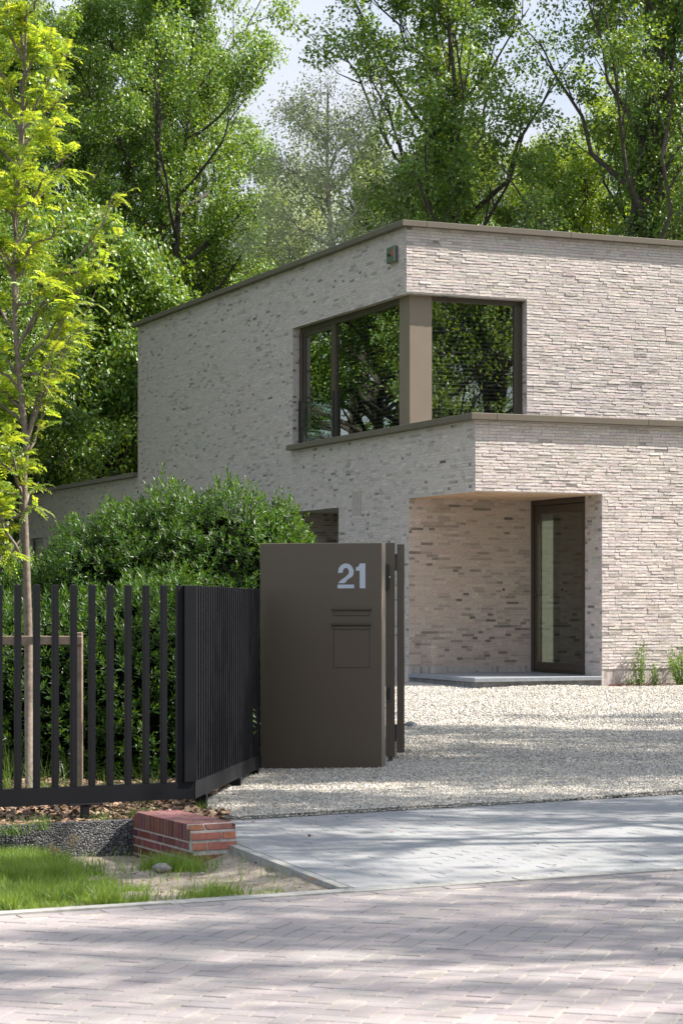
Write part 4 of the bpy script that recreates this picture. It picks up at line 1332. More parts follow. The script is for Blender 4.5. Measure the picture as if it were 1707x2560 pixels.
# crumbs and pebbles on the bare sand of the verge
rng = np.random.default_rng(90)
mb = MB()
p = np.stack([rng.uniform(-1.8, 0.05, 6000), rng.uniform(10.4, 13.7, 6000)], 1)
p = p[inside(p, VP)]
cl = np.sin(p[:, 0] * 11 + 2) * np.sin(p[:, 1] * 9)
p = p[(rng.uniform(0, 1, len(p)) < .35 + .5 * (cl > .2))]
stones(mb, p, verge_z, 0.004, 0.013, [(0.24, 0.2, 0.16), (0.32, 0.28, 0.24), (0.16, 0.10, 0.06), (0.10, 0.08, 0.06), (0.28, 0.17, 0.09)], rng, flat=.5)
stones(mb, p[:90] + .02, verge_z, 0.014, 0.03, [(0.27, 0.24, 0.20), (0.18, 0.14, 0.10), (0.12, 0.075, 0.045)], rng, flat=.5)
tag(mb.build('soil_crumbs', M['pebble']), 'soil crumbs, grit and small pebbles on the bare sandy verge', 'grit', kind='stuff')

# stone on the verge
rng = np.random.default_rng(8)
def rock(name, loc, r, label):
    mb = MB()
    th = np.linspace(0.05, math.pi - .05, 9); ph = np.linspace(0, 2 * math.pi, 15)[:-1]
    v = []
    for t in th:
        for p in ph:
            k = 1 + .12 * math.sin(3 * p + t * 4) + .10 * math.sin(5 * t + p * 2) + rng.normal(0, .03)
            v.append((r[0] * k * math.sin(t) * math.cos(p), r[1] * k * math.sin(t) * math.sin(p), r[2] * k * math.cos(t)))
    f = [(i * 14 + j, i * 14 + (j + 1) % 14, (i + 1) * 14 + (j + 1) % 14, (i + 1) * 14 + j) for i in range(8) for j in range(14)]
    mb.add(v, f); o = mb.build(name, M['rock'], smooth=True, loc=loc); tag(o, label, 'stone'); return o
def ongr(x, y, z=0.0):
    Yd = (EYE - z) * F / (y - HY); return np.array([(x - 853.5) / F * Yd, Yd, z])
q_ = ongr(404, 2178, -.06)
rock('stone', (q_[0], q_[1], -0.045), (.052, .035, .028), 'small grey stone lying in the sand at the foot of the red brick pier')
for i, (xx, yy, rr_, lb) in enumerate(((505, 2190, .016, 'small brown pebble on the bare sand right of the grey stone'), (1458, 2084, .0, ''))):
    if rr_ > 0:
        q_ = ongr(xx, yy, -.06); rock('pebble', (q_[0], q_[1], -.05), (rr_, rr_ * .8, rr_ * .6), lb)

# ------------------------------------------------------------------ plants: generic parts
def leaf_quads(mb, base, dirn, nrm, L_, W_, rng, fold=0.0):
    """diamond leaves; arrays base (n,3), dirn (n,3), nrm (n,3), L_ (n,), W_ (n,)"""
    n = len(base)
    dirn = dirn / (np.linalg.norm(dirn, axis=1)[:, None] + 1e-9)
    side = np.cross(dirn, nrm); side /= np.linalg.norm(side, axis=1)[:, None] + 1e-9
    up = np.cross(side, dirn)
    tip = base + dirn * L_[:, None]; mid = base + dirn * (L_ * .42)[:, None] + up * (L_ * .06)[:, None]
    l = mid - side * (W_ / 2)[:, None]; r = mid + side * (W_ / 2)[:, None]
    v = np.stack([base, r, tip, l], 1).reshape(-1, 3)
    mb.add(v, np.arange(n * 4).reshape(-1, 4), rng.uniform(0, 1, (n, 3)))


def rnd_dir(rng, n):
    v = rng.normal(0, 1, (n, 3)); return v / np.linalg.norm(v, axis=1)[:, None]


def rot_about(v, k, a):
    k = k / np.linalg.norm(k); return v * math.cos(a) + np.cross(k, v) * math.sin(a) + k * np.dot(k, v) * (1 - math.cos(a))


def grow(seed, H=18, base=5.0, Rmax=4.0, r0=0.22, limbs=16, subs=7, twigs=5, perc=70, leaf=0.14, blob=0.42, up=0.9, droop=0.0,
         top_w=0.35, lean=0.0, forks=0, ls=1.0, leafw=0.62, trunk_wob=0.25, tuft=.55):
    """returns (trunk MB, crown MB)"""
    rng = np.random.default_rng(seed)
    T = MB(); Cr = MB()
    n = 9
    zs = np.linspace(0, H * .96, n)
    wob = np.cumsum(rng.normal(0, trunk_wob * .35, (n, 2)), 0); wob -= wob[0]
    pts = np.column_stack([wob[:, 0] + lean * (zs / H) ** 1.3 * H * .2, wob[:, 1], zs])
    rad = r0 * (1 - zs / H) ** .75 + .02
    T.tube(pts, rad, 8)
    stems = [(pts, rad)]
    for k in range(forks):
        z0 = H * rng.uniform(.25, .45); i0 = np.interp(z0, zs, np.arange(n))
        p0 = np.array([np.interp(z0, zs, pts[:, j]) for j in range(3)])
        az = rng.uniform(0, 6.28)
        L_ = H * .93 - z0
        tt = np.linspace(0, 1, 7)
        out = Rmax * rng.uniform(.3, .55)
        q = np.column_stack([p0[0] + np.cos(az) * out * tt ** .7, p0[1] + np.sin(az) * out * tt ** .7, p0[2] + L_ * tt])
        q[1:, :2] += rng.normal(0, .12, (6, 2))
        rr = np.interp(z0, zs, rad) * .75 * (1 - tt) + .02
        T.tube(q, rr, 7); stems.append((q, rr))
    cb = []; cd = []
    def env(z):
        t = (z - base) / (H - base); t = min(max(t, 0), 1)
        return Rmax * (max(1 - abs((t - .38) / .65) ** 2.1, 0.02)) ** .6
    az = rng.uniform(0, 6.28)
    for li in range(limbs):
        sp, sr = stems[li % len(stems)]
        z0 = base * .75 + (H * .93 - base * .75) * ((li + rng.uniform(0, .8)) / limbs) ** .95
        z0 = max(z0, sp[0, 2] + .3); z0 = min(z0, sp[-1, 2] - .3)
        p0 = np.array([np.interp(z0, sp[:, 2], sp[:, j]) for j in range(3)])
        az += 2.4 + rng.normal(0, .3)
        rr0 = np.interp(z0, sp[:, 2], sr) * .55 + .012
        R_ = env(min(z0 + 1.5, H)) * rng.uniform(.75, 1.1)
        Lh = max(R_, .8); rise = Lh * up * rng.uniform(.6, 1.2)
        tt = np.linspace(0, 1, 6)
        q = np.column_stack([p0[0] + np.cos(az) * Lh * tt, p0[1] + np.sin(az) * Lh * tt, p0[2] + rise * tt ** 1.25 - droop * Lh * tt ** 3])
        q[1:] += rng.normal(0, .07 * Lh * .5, (5, 3))
        T.tube(q, rr0 * (1 - tt * .85) + .006, 5, cap=False)
        ldir = q[-1] - q[0]; LL = np.linalg.norm(ldir); ldir /= LL
        for si in range(subs):
            t = .25 + .75 * (si + rng.uniform(0, .9)) / subs; t = min(t, 1)
            s0 = np.array([np.interp(t, tt, q[:, j]) for j in range(3)])
            d_ = ldir + rnd_dir(rng, 1)[0] * .9 + np.array([0, 0, .35 * up]); d_ /= np.linalg.norm(d_)
            l2 = (LL * .42 * (1.15 - t * .55)) * rng.uniform(.6, 1.2) + .3
            s1 = s0 + d_ * l2 * .5 + rng.normal(0, .06, 3); s2 = s0 + d_ * l2 + np.array([0, 0, .12 * l2 - droop * l2])
            T.tube([s0, s1, s2], [rr0 * .35 * (1.1 - t * .5) + .006, .014, .006], 4, cap=False)
            for ti in range(twigs):
                u = tuft + (1 - tuft) * (ti + rng.uniform(0, 1)) / twigs
                w0 = s0 * (1 - u) + s2 * u if u < .5 else s1 * (1 - (u - .5) * 2) + s2 * ((u - .5) * 2)
                dd = d_ * .6 + rnd_dir(rng, 1)[0] + np.array([0, 0, .25 - droop * 1.8]); dd /= np.linalg.norm(dd)
                l3 = rng.uniform(.35, .8) * ls
                w1 = w0 + dd * l3
                T.tube([w0, w1], [.007, .003], 3, cap=False)
                cb.append(w0 * .35 + w1 * .65); cd.append(dd * l3)
    for sp, sr in stems:      # leafy twigs on the upper part of every stem
        for k in range(26):
            z0 = H * rng.uniform(.5, 1.0); z0 = min(z0, sp[-1, 2])
            p0 = np.array([np.interp(z0, sp[:, 2], sp[:, j]) for j in range(3)])
            if k < 4: p0 = sp[-1] + rng.normal(0, .15, 3)
            dd = rnd_dir(rng, 1)[0] * .8 + np.array([0, 0, .5]); l3 = rng.uniform(.4, 1.0)
            T.tube([p0, p0 + dd * l3], [.012, .004], 3, cap=False)
            cb.append(p0 + dd * l3 * .7); cd.append(dd * l3)
    cb = np.array(cb); cd = np.array(cd)
    n = len(cb) * perc
    idx = np.repeat(np.arange(len(cb)), perc)
    sizes = rng.uniform(.6, 1.25, len(cb))
    off = rnd_dir(rng, n) * (rng.uniform(0, 1, (n, 1)) ** .36) * (blob * sizes[idx])[:, None]
    off[:, 2] *= .62 + droop
    P = cb[idx] + off + cd[idx] * rng.uniform(-.4, .4, (n, 1))
    dr_ = rnd_dir(rng, n) + off / (blob + .01) * .8 + np.array([0, 0, -.25 - droop])
    nr_ = rnd_dir(rng, n) * .75 + np.array([0, 0, 1.0])
    L_ = leaf * rng.uniform(.65, 1.25, n)
    leaf_quads(Cr, P, dr_, nr_, L_, L_ * leafw, rng)
    # tone shared by a whole cluster so clumps differ
    return T, Cr


PROTO = {}


def proto(key, bark, leafm, **k):
    T, Cr = grow(**k)
    PROTO[key] = (T, Cr, bark, leafm, {})


def tree(key, loc, label, cat='tree', group=None, s=1.0, sz=None, rz=0.0, name='broadleaf_tree', leafm=None):
    T, Cr, bark, lm, cache = PROTO[key]
    lm = leafm or lm
    root = empty(name, loc, rz, label=label, cat=cat, group=group)
    root.scale = (s, s, sz or s)
    if 'T' not in cache:
        t = T.build('trunk', M[bark], root); cache['T'] = t.data
        for p in t.data.polygons: pass
        t.data.polygons.foreach_set('use_smooth', np.ones(len(t.data.polygons), bool))
    else:
        t = bpy.data.objects.new('trunk', cache['T']); COL.objects.link(t); t.parent = root
    if lm not in cache:
        if 'C' in cache:
            me = cache['C'].copy(); me.materials.clear(); me.materials.append(M[lm]); cache[lm] = me
            c = bpy.data.objects.new('crown', me); COL.objects.link(c); c.parent = root
        else:
            c = Cr.build('crown', M[lm], root); cache['C'] = c.data; cache[lm] = c.data
    else:
        c = bpy.data.objects.new('crown', cache[lm]); COL.objects.link(c); c.parent = root
    return root


proto('maple_a', 'bark', 'leaf', seed=1, H=20, base=3.5, Rmax=4.6, r0=.24, limbs=32, subs=6, twigs=2, perc=230, leaf=.115, leafw=.7, forks=2, blob=.66)
proto('maple_b', 'bark', 'leaf', seed=2, H=19, base=3.0, Rmax=4.2, r0=.22, limbs=30, subs=6, twigs=2, perc=230, leaf=.115, leafw=.7, forks=3, blob=.68)
proto('open', 'bark', 'leaf', seed=5, H=21, base=5.5, Rmax=4.0, r0=.25, limbs=26, subs=5, twigs=2, perc=210, leaf=.118, leafw=.7, forks=3, blob=.58, up=1.3, lean=.6)
proto('birch', 'birchbark', 'birchleaf', seed=6, H=17, base=3.0, Rmax=2.1, r0=.12, limbs=34, subs=7, twigs=6, perc=26, leaf=.095, blob=.42, up=1.3, droop=.35, ls=1.3, leafw=.55)
proto('shrub', 'bark', 'leaf', seed=9, H=7, base=.3, Rmax=3.0, r0=.10, limbs=26, subs=6, twigs=3, perc=150, leaf=.11, leafw=.7, forks=3, blob=.5, up=.8)
proto('sparse', 'bark', 'leaf', seed=12, H=13, base=4.0, Rmax=3.2, r0=.16, limbs=18, subs=6, twigs=4, perc=22, leaf=.14, forks=1, blob=.45)

GB = 'broadleaf trees rising behind the house'
def tx(xd, Y): return ((xd * 1707 / 1568) - 853.5) / F * Y
BACK = [
    # key, x in the 1568 view, distance, scale xy, scale z, rot, label, material
    ('maple_a', 362, 74, .90, 1.18, 0.3, 'tallest broad round-topped tree of the left group, reaching the top edge', 'leaf'),
    ('maple_b', 215, 80, 0.98, 1.22, 1.9, 'broad dark tree between the yellow-green young tree and the tallest round-topped tree', 'leaf'),
    ('maple_b', 462, 78, .70, 1.12, 4.1, 'rounded tree on the right shoulder of the left group, beside the central sky gap', 'leaf'),
    ('maple_a', 20, 76, .75, 1.12, 2.2, 'dark green tree at the left edge, right behind the yellow-green young tree', 'leaf'),
    ('open', -60, 72, 1.0, 1.0, 0.8, 'tall tree cut by the left edge, its top behind the young tree', 'leaf'),
    ('maple_a', 625, 84, .55, .84, 5.2, 'lower yellowish tree directly left of the pale birch', 'leaf_yellow'),
    ('maple_b', 850, 80, .42, .95, 0.9, 'narrow fresh green tree directly right of the pale birch', 'leaf_yellow'),
    ('maple_a', 985, 76, .52, 0.88, 3.3, 'round dark tree low behind the roof corner, below the central sky gap', 'leaf'),
    ('open', 1140, 64, 1.0, 1.06, 2.6, 'tall tree with several dark upright limbs, just right of the central sky gap', 'leaf'),
    ('maple_b', 1090, 80, .55, .98, 3.9, 'dense green tree behind the tall many-limbed tree', 'leaf_yellow'),
    ('open', 1395, 62, 1.0, 1.07, 5.5, 'tall open tree with a leaning dark trunk over the right half of the roof', 'leaf'),
    ('open', 1560, 66, 1.05, 1.12, 0.2, 'tall open tree with a forked trunk at the right edge of the photo', 'leaf'),
    ('maple_b', 1290, 78, .9, .95, 1.2, 'sunlit yellowish tree low between the two tall open trees', 'leaf_yellow'),
    ('maple_a', 1480, 80, 1.0, .98, 4.6, 'sunlit yellowish tree low behind the trunks at the right edge', 'leaf_yellow'),
]
for key, xd, Y, s, sz, rz, lb, lm in BACK:
    tree(key, (tx(xd, Y), Y, -.1), lb, group=GB, s=s, sz=sz, rz=rz, leafm=lm)
tree('birch', (tx(775, 62), 62, -.1), 'pale fine-leaved birch with drooping twigs rising in the gap between the darker trees', s=1.0, sz=.99, rz=.5, name='birch_tree')
tree('birch', (tx(700, 74), 74, -.1), 'second pale birch half hidden behind the left side of the first', s=.9, sz=.98, rz=2.5, name='birch_tree')

# understorey closing the wood lower down
GU = 'understorey shrubs at the edge of the wood'
US = [(-40, 66, 1.2, 1.5, .1), (60, 70, 1.3, 1.9, 2.), (150, 75, 1.3, 1.6, 4.), (235, 70, 1.2, 1.8, 1.), (330, 82, 1.4, 2.0, 3.), (430, 84, 1.4, 1.9, 5.), (540, 86, 1.4, 1.9, 0.),
      (650, 88, 1.4, 1.7, 2.), (760, 88, 1.4, 1.6, 4.), (870, 86, 1.4, 1.5, 1.), (980, 88, 1.4, 1.5, 3.), (1100, 86, 1.4, 1.6, 5.), (1230, 84, 1.4, 1.6, 1.5), (1360, 86, 1.5, 1.7, 2.5), (1500, 84, 1.5, 1.7, 3.5), (1620, 82, 1.5, 1.8, .5)]
UL = ['bushy tree low in the wood, cut by the left edge', 'bushy tree low in the wood directly behind the young tree trunk', 'bushy tree low in the wood just right of the young tree trunk',
      'bushy tree low in the wood against the left corner of the upper storey', 'bushy tree behind the left end of the upper roof line', 'bushy tree behind the roof line under the tallest round-topped tree',
      'bushy tree behind the roof line above the upper side wall', 'bushy tree behind the roof line left of the birch', 'bushy tree behind the roof line at the foot of the birch',
      'bushy tree behind the roof line just left of the alarm box corner', 'bushy tree behind the front roof corner', 'bushy tree at the foot of the many-limbed tree above the roof',
      'bushy tree above the roof right of the many-limbed tree', 'bushy tree at the foot of the leaning dark trunk', 'bushy tree above the roof between the leaning and the forked trunk', 'bushy tree above the roof, cut by the right edge']
for (xd, Y, s, sz, rz), lb in zip(US, UL):
    tree('shrub', (tx(xd, Y), Y, -.1), lb, cat='shrub', group=GU, s=s, sz=sz, rz=rz, name='understorey_tree')
# far belt of wood: one mass
for k_ in range(1):
    mb = MB(); rngf = np.random.default_rng(55)
    n = 60000
    X_ = rngf.uniform(-26, 26, n); Y_ = rngf.uniform(96, 104, n); top = 11 + 2.0 * np.sin(X_ * .45 + 1) + 1.5 * np.sin(X_ * 1.1)
    Z_ = rngf.uniform(0, 1, n) ** .9 * top
    P = np.column_stack([X_, Y_, Z_])
    leaf_quads(mb, P, rnd_dir(rngf, n), rnd_dir(rngf, n) + np.array([0, 0, .8]), rngf.uniform(.25, .5, n), rngf.uniform(.2, .35, n), rngf)
    tag(mb.build('distant_wood', M['leaf']), 'far dark green wood seen through the gaps between the trees', 'wood', kind='stuff')

tree('maple_b', (14.2, 20.9, -.1), 'denser unseen tree added outside the right edge to shade hedge and gate pillar', s=.52, sz=.78, rz=.6, name='roadside_tree')  # unseen tree added so that its shade darkens the hedge front
# trees along the right side outside the photo: they give the dappled shade and stand in the window reflections
GS = 'roadside trees just outside the right edge'
LS_ = 'leafy roadside tree just outside the right edge, shading the court'
for (x, y, s, sz, rz) in ((10.0, 14.6, .95, .9, .3), (11.5, 20.0, .85, .95, 1.7), (10.6, 25.2, .7, .8, 3.1), (15.5, 28.5, .7, .95, 4.4), (14.5, 17.0, .8, 1.0, 5.2), (9.3, 10.0, .38, .95, 2.4), (11.5, 11.9, .45, 1.0, 4.), (17, 23.0, .8, 1.1, .9)):
    tree('sparse', (x, y, -.1), LS_, group=GS, s=s, sz=sz, rz=rz, name='roadside_tree')
LR = 'tall tree further along the street outside the right edge, mirrored in the front window'
for (x, y, s, rz) in ((27, 17, .9, 1.), (28, 20, 1.0, 2.), (24, 4, .9, 3.), (32, 10, 1., 4.), (18, -2, .85, 5.)):
    tree('maple_b', (x, y, -.1), LR, group='tall street trees outside the right edge', s=s, rz=rz, name='street_tree')
LR = 'tall tree in the wood outside the left edge, mirrored in the side window'
for (x, y, s, rz) in ((-17, 56, .95, 1.), (-22, 62, 1.0, 2.), (-14, 50, .8, 3.), (-27, 68, 1., 4.), (-20, 50, .9, 5.), (-12, 60, .85, .4)):
    tree('maple_a', (x, y, -.1), LR, group='trees of the wood outside the left edge', s=s, rz=rz, name='wood_tree')

# ------------------------------------------------------------------ young locust tree in front
YT = 16.6
rng = np.random.default_rng(42)
lt = px(68, 1600, YT)
loc_root = np.array([lt[0], YT, 0.03])
locust = empty('locust_tree', tuple(loc_root), 0, label='slender young tree with bright yellow-green feathery leaves behind the fence on the left', cat='tree')
tp = [pd(68, 1830, YT), pd(65, 1450, YT), pd(60, 1300, YT), pd(55, 1180, YT), pd(54, 1085, YT), pd(61, 1020, YT), pd(52, 930, YT), pd(41, 830, YT), pd(33, 740, YT), pd(30, 620, YT), pd(36, 500, YT), pd(42, 380, YT), pd(50, 260, YT), pd(58, 130, YT), pd(62, 0, YT), pd(60, -120, YT)]
tp = np.array(tp); tp[0, 2] = 0.0
tp[:, 1] += np.array([0, 0, .01, .02, .02, .0, -.02, 0, .03, .05, .04, .02, 0, 0, 0, 0])
tr_ = .78 * np.array([.046, .042, .039, .036, .033, .036, .031, .028, .025, .022, .020, .018, .016, .013, .010, .006])
mbT = MB(); mbT.tube(tp - loc_root, tr_, 10)
mbC = MB()


def pinnate(mb, base, dirn, L_, rng, pairs=8):
    """arching compound leaves; arrays"""
    n = len(base)
    d = dirn / np.linalg.norm(dirn, axis=1)[:, None]
    upv = np.array([0, 0, 1.0])
    side = np.cross(d, upv + rng.normal(0, .35, (n, 3))); side /= np.linalg.norm(side, axis=1)[:, None] + 1e-9
    nrm = np.cross(side, d)
    tone = rng.uniform(0, 1, (n, 3))
    for k in range(pairs + 1):
        t = (k + 1) / (pairs + 1)
        c = base + d * (L_ * t)[:, None] + np.array([0, 0, -1.0]) * (L_ * .45 * t * t)[:, None]
        if k == pairs: c = base + d * (L_ * .93)[:, None] + np.array([0, 0, -1.0]) * (L_ * .40)[:, None]
        ll = L_ * .27 * (1 - .35 * abs(t - .45))
        for s in (-1, 1):
            if k == pairs and s == 1: continue
            ld = side * s * (0 if k == pairs else 1) + d * .45 + np.array([0, 0, -.25 - .3 * t])
            ld = ld + rng.normal(0, .12, (n, 3)); ld /= np.linalg.norm(ld, axis=1)[:, None]
            sd = np.cross(ld, nrm); sd /= np.linalg.norm(sd, axis=1)[:, None] + 1e-9
            w_ = (ll * .36)[:, None]
            v = np.stack([c, c + ld * (ll * .5)[:, None] + sd * w_ / 2, c + ld * ll[:, None], c + ld * (ll * .5)[:, None] - sd * w_ / 2], 1).reshape(-1, 3)
            col = np.clip(tone + rng.normal(0, .12, (n, 3)), 0, 1)
            mb.add(v, np.arange(n * 4).reshape(-1, 4), col)


# branches: (height on trunk in view px, tip x, tip y, depth offset, leaf count)
BR = [(1300, -60, 1080, -.3, 90), (1200, -90, 1100, .3, 90), (1150, 20, 1020, -.25, 60), (1000, -40, 960, .35, 90), (940, -60, 860, .4, 100), (870, -100, 700, .3, 110), (640, -100, 420, .2, 110), (500, 20, 420, .45, 110), (300, -60, 150, .2, 110), (230, 60, 60, .3, 110), (140, -60, 0, .1, 90), (1095, -60, 900, -.2, 60), (1095, -70, 1040, .2, 60), (1060, 112, 925, .0, 14), (1030, 150, 770, .15, 90), (1010, 178, 690, -.1, 110), (1020, 235, 700, .1, 90),
      (960, 10, 900, .3, 60), (900, -80, 760, -.2, 90), (860, 110, 850, -.2, 50), (850, 235, 600, .05, 120), (800, 262, 440, .0, 46), (790, 250, 560, .15, 60), (760, -60, 600, .25, 110),
      (720, 120, 640, -.25, 100), (650, 90, 560, .2, 100), (630, -70, 480, -.2, 110), (600, 160, 520, .0, 40), (560, 110, 420, .2, 100), (520, -60, 360, .1, 110), (480, 185, 350, -.1, 90),
      (450, 100, 300, -.2, 100), (400, -60, 230, .2, 110), (360, 165, 215, .1, 100), (320, 120, 170, -.1, 90), (260, 172, 120, .05, 80), (240, -40, 90, -.1, 110), (180, 120, 60, .1, 80),
      (120, 10, -20, .1, 80), (60, 95, -30, -.1, 60), (1300, -40, 1190, .1, 50), (1240, -30, 1340, -.1, 30), (1160, 80, 1130, .15, 24), (1140, -30, 1130, .2, 50), (980, -90, 830, .0, 80), (700, 40, 560, .35, 80), (540, 30, 400, -.3, 80), (420, 60, 250, .35, 80), (1180, -50, 1290, 0.0, 40)]
tz = tp[:, 2]
for (yb, tx_, ty_, dy, nl) in BR:
    if tx_ > 105 and yb not in (850, 800): nl *= .5; tx_ = 105 + (tx_ - 105) * .8
    z0 = pd(0, yb, YT)[2]
    p0 = np.array([np.interp(z0, tz, tp[:, j]) for j in range(3)])
    p1 = pd(tx_, ty_, YT + dy)
    tt = np.linspace(0, 1, 7)[:, None]
    q = p0 * (1 - tt) + p1 * tt
    q[:, 2] += (.10 * np.linalg.norm(p1 - p0) * np.sin(tt[:, 0] * math.pi)) * rng.uniform(-.4, .8)
    q[1:-1] += rng.normal(0, .018, (5, 3))
    Lb = np.linalg.norm(p1 - p0)
    mbT.tube(q - loc_root, .012 * (1 - tt[:, 0] * .8) + .002, 5, cap=False)
    nt_ = max(3, int(Lb * 12))
    for k in range(nt_):
        t = .22 + .78 * (k + rng.random()) / nt_
        s0 = np.array([np.interp(t, tt[:, 0], q[:, j]) for j in range(3)])
        dd = (p1 - p0) / Lb * .7 + rnd_dir(rng, 1)[0] * .8; dd[2] += .15
        s1 = s0 + dd * rng.uniform(.06, .22)
        mbT.tube(np.array([s0, s1]) - loc_root, [.004, .002], 3, cap=False)
        m_ = max(2, int(nl * 1.05 / nt_))
        u = rng.uniform(0, 1, (m_, 1)); bs = s0 * (1 - u) + s1 * u
        dl = rnd_dir(rng, m_) * np.array([1, 1, .5]) + dd * .6 + np.array([0.15, 0, .25])
        pinnate(mbC, bs - loc_root, dl, rng.uniform(.09, .19, m_), rng, 8)
mbT.build('trunk', M['youngbark'], locust, smooth=True)
mbC.build('crown', M['locust'], locust)

# ------------------------------------------------------------------ laurel hedge
def laurel(name, ells, root_loc, nshoots, label, cat, leafm, L=.085, wr=.30, per=9, seed=1, axes_up=.6, core=True):
    rng = np.random.default_rng(seed)
    root = empty(name, root_loc, 0, label=label, cat=cat)
    rl = np.array(root_loc)
    mb = MB(); stem = MB()
    E_ = [(np.array(c, float), np.array(r, float)) for c, r in ells]
    vol = np.array([r[0] * r[2] + r[1] * r[2] for c, r in E_]); vol = vol / vol.sum()
    for (c, r), wv in zip(E_, vol):
        n = int(nshoots * wv)
        d = rnd_dir(rng, n * 2); d = d[d[:, 2] > -.75][:n]; n = len(d)
        lump = 1 + .05 * np.sin(d[:, 0] * 9 + d[:, 2] * 7) + .05 * np.sin(d[:, 1] * 11 + d[:, 2] * 13 + 1) + rng.normal(0, .015, n)
        k = 1 - np.abs(rng.normal(0, .07, n)); k = np.where(rng.random(n) < .05, 1 + rng.uniform(0, .05, n), k)
        P = c + d * r * (k * lump)[:, None]
        ok = np.ones(n, bool)
        for c2, r2 in E_:
            if c2 is c: continue
            ok &= (((P - c2) / r2) ** 2).sum(1) > .72
        ok &= P[:, 2] > .05
        P = P[ok]; d = d[ok]; n = len(P)
        ax = d / r; ax /= np.linalg.norm(ax, axis=1)[:, None]
        ax = ax * .9 + np.array([0, 0, axes_up]) + rng.normal(0, .28, (n, 3)); ax /= np.linalg.norm(ax, axis=1)[:, None]
        a1 = np.cross(ax, np.array([.3, .2, 1.0])); a1 /= np.linalg.norm(a1, axis=1)[:, None]; a2 = np.cross(ax, a1)
        sl = rng.uniform(.05, .13, n)
        tone = rng.uniform(0, 1, (n, 3))
        for j in range(per):
            an = 2.4 * j + rng.uniform(0, .6, n)
            t = j / per
            rad_ = a1 * np.cos(an)[:, None] + a2 * np.sin(an)[:, None]
            sp = 1.15 - t * .75
            dl = rad_ * sp + ax * (.45 + t * .6) + np.array([0, 0, -.12 * (1 - t)])
            bs = P + ax * (sl * t)[:, None]
            Lj = L * rng.uniform(.7, 1.2, n) * (1.05 - .3 * t)
            nr = ax * 1.0 - rad_ * .3 + rng.normal(0, .2, (n, 3))
            leaf_quads(mb, bs - rl, dl, nr, Lj, Lj * wr, rng)
        for i in range(0, n, 6):
            q = P[i] - ax[i] * .16
            stem.tube(np.array([q, P[i] + ax[i] * sl[i]]) - rl, [.005, .003], 3, cap=False)
    if core:  # solid body in the branches mesh, near-black in place of inner shade
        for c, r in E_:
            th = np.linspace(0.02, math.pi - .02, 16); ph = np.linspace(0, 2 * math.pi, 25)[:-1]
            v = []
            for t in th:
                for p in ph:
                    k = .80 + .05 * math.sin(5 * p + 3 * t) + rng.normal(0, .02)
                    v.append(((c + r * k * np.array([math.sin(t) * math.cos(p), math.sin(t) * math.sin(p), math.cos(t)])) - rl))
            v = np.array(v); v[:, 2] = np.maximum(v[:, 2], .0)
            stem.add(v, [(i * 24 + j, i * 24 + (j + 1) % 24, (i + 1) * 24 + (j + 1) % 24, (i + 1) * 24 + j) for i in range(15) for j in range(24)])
    mb.build('foliage', M[leafm], root)
    stem.build('branches', M['core'], root)
    return root


def hx(xd, Y=22.3): return pd(xd, 0, Y)[0]
ells = [((hx(505), 22.4, 1.0), (1.14, 1.4, 1.60)), ((hx(365), 22.4, 1.0), (1.0, 1.35, 1.57)), ((hx(255), 22.2, .95), (.85, 1.25, 1.42)),
        ((hx(125), 22.0, .75), (.72, 1.1, 1.12)), ((hx(20), 21.8, .55), (.7, 1.0, .95)), ((hx(640), 22.6, 1.05), (.52, .9, 1.38)), ((pd(390,0,18.8)[0], 18.9, .55), (.60, .9, 1.15)), ((pd(300,0,18.7)[0], 18.7, .5), (.85, 1.0, 1.1)), ((pd(130,0,18.5)[0], 18.6, .45), (.9, 1.0, 1.0)), ((pd(-20,0,18.5)[0], 18.6, .45), (.8, .9, 1.0)), ((pd(-150,0,19.6)[0], 19.8, .5), (.8, .9, 1.1))]
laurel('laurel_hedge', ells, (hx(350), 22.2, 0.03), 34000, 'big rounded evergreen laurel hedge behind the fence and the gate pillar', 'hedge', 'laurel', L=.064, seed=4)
ells = [((pd(-10, 0, 25)[0], 25.2, .9), (.9, .9, 1.18)), ((pd(-150, 0, 25)[0], 25, 1.0), (.8, .9, 1.3)), ((pd(70, 0, 26)[0], 26, .8), (.6, .7, 1.05))]
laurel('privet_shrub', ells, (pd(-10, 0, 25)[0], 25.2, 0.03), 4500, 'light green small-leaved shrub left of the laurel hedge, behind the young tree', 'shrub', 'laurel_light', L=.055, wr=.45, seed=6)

# shoot growing through the side fence
p = px(622, 1800, 18.6)
sp_ = empty('vine_shoot', (p[0] + .02, 18.5, 0.03), 0, label='thin green shoot poking through the side fence next to the gate pillar', cat='shoot')
mb = MB(); mbl = MB(); rng = np.random.default_rng(3)
pts = np.array([(0, 0, 0), (-.03, .01, .25), (.01, -.05, .5), (-.01, -.06, .62)]); mb.tube(pts, [.003, .003, .002, .0015], 4); mb.build('stem', M['youngbark'], sp_)
t = rng.uniform(.1, 1, 16); bs = np.column_stack([np.interp(t, np.linspace(0, 1, 4), pts[:, j]) for j in range(3)])
leaf_quads(mbl, bs, rnd_dir(rng, 16) * np.array([1, .5, .6]) + np.array([0, -.5, -.1]), rnd_dir(rng, 16) * .3 + np.array([0, -.6, .8]), rng.uniform(.05, .08, 16), rng.uniform(.02, .028, 16), rng); mbl.build('foliage', M['laurel_light'], sp_)

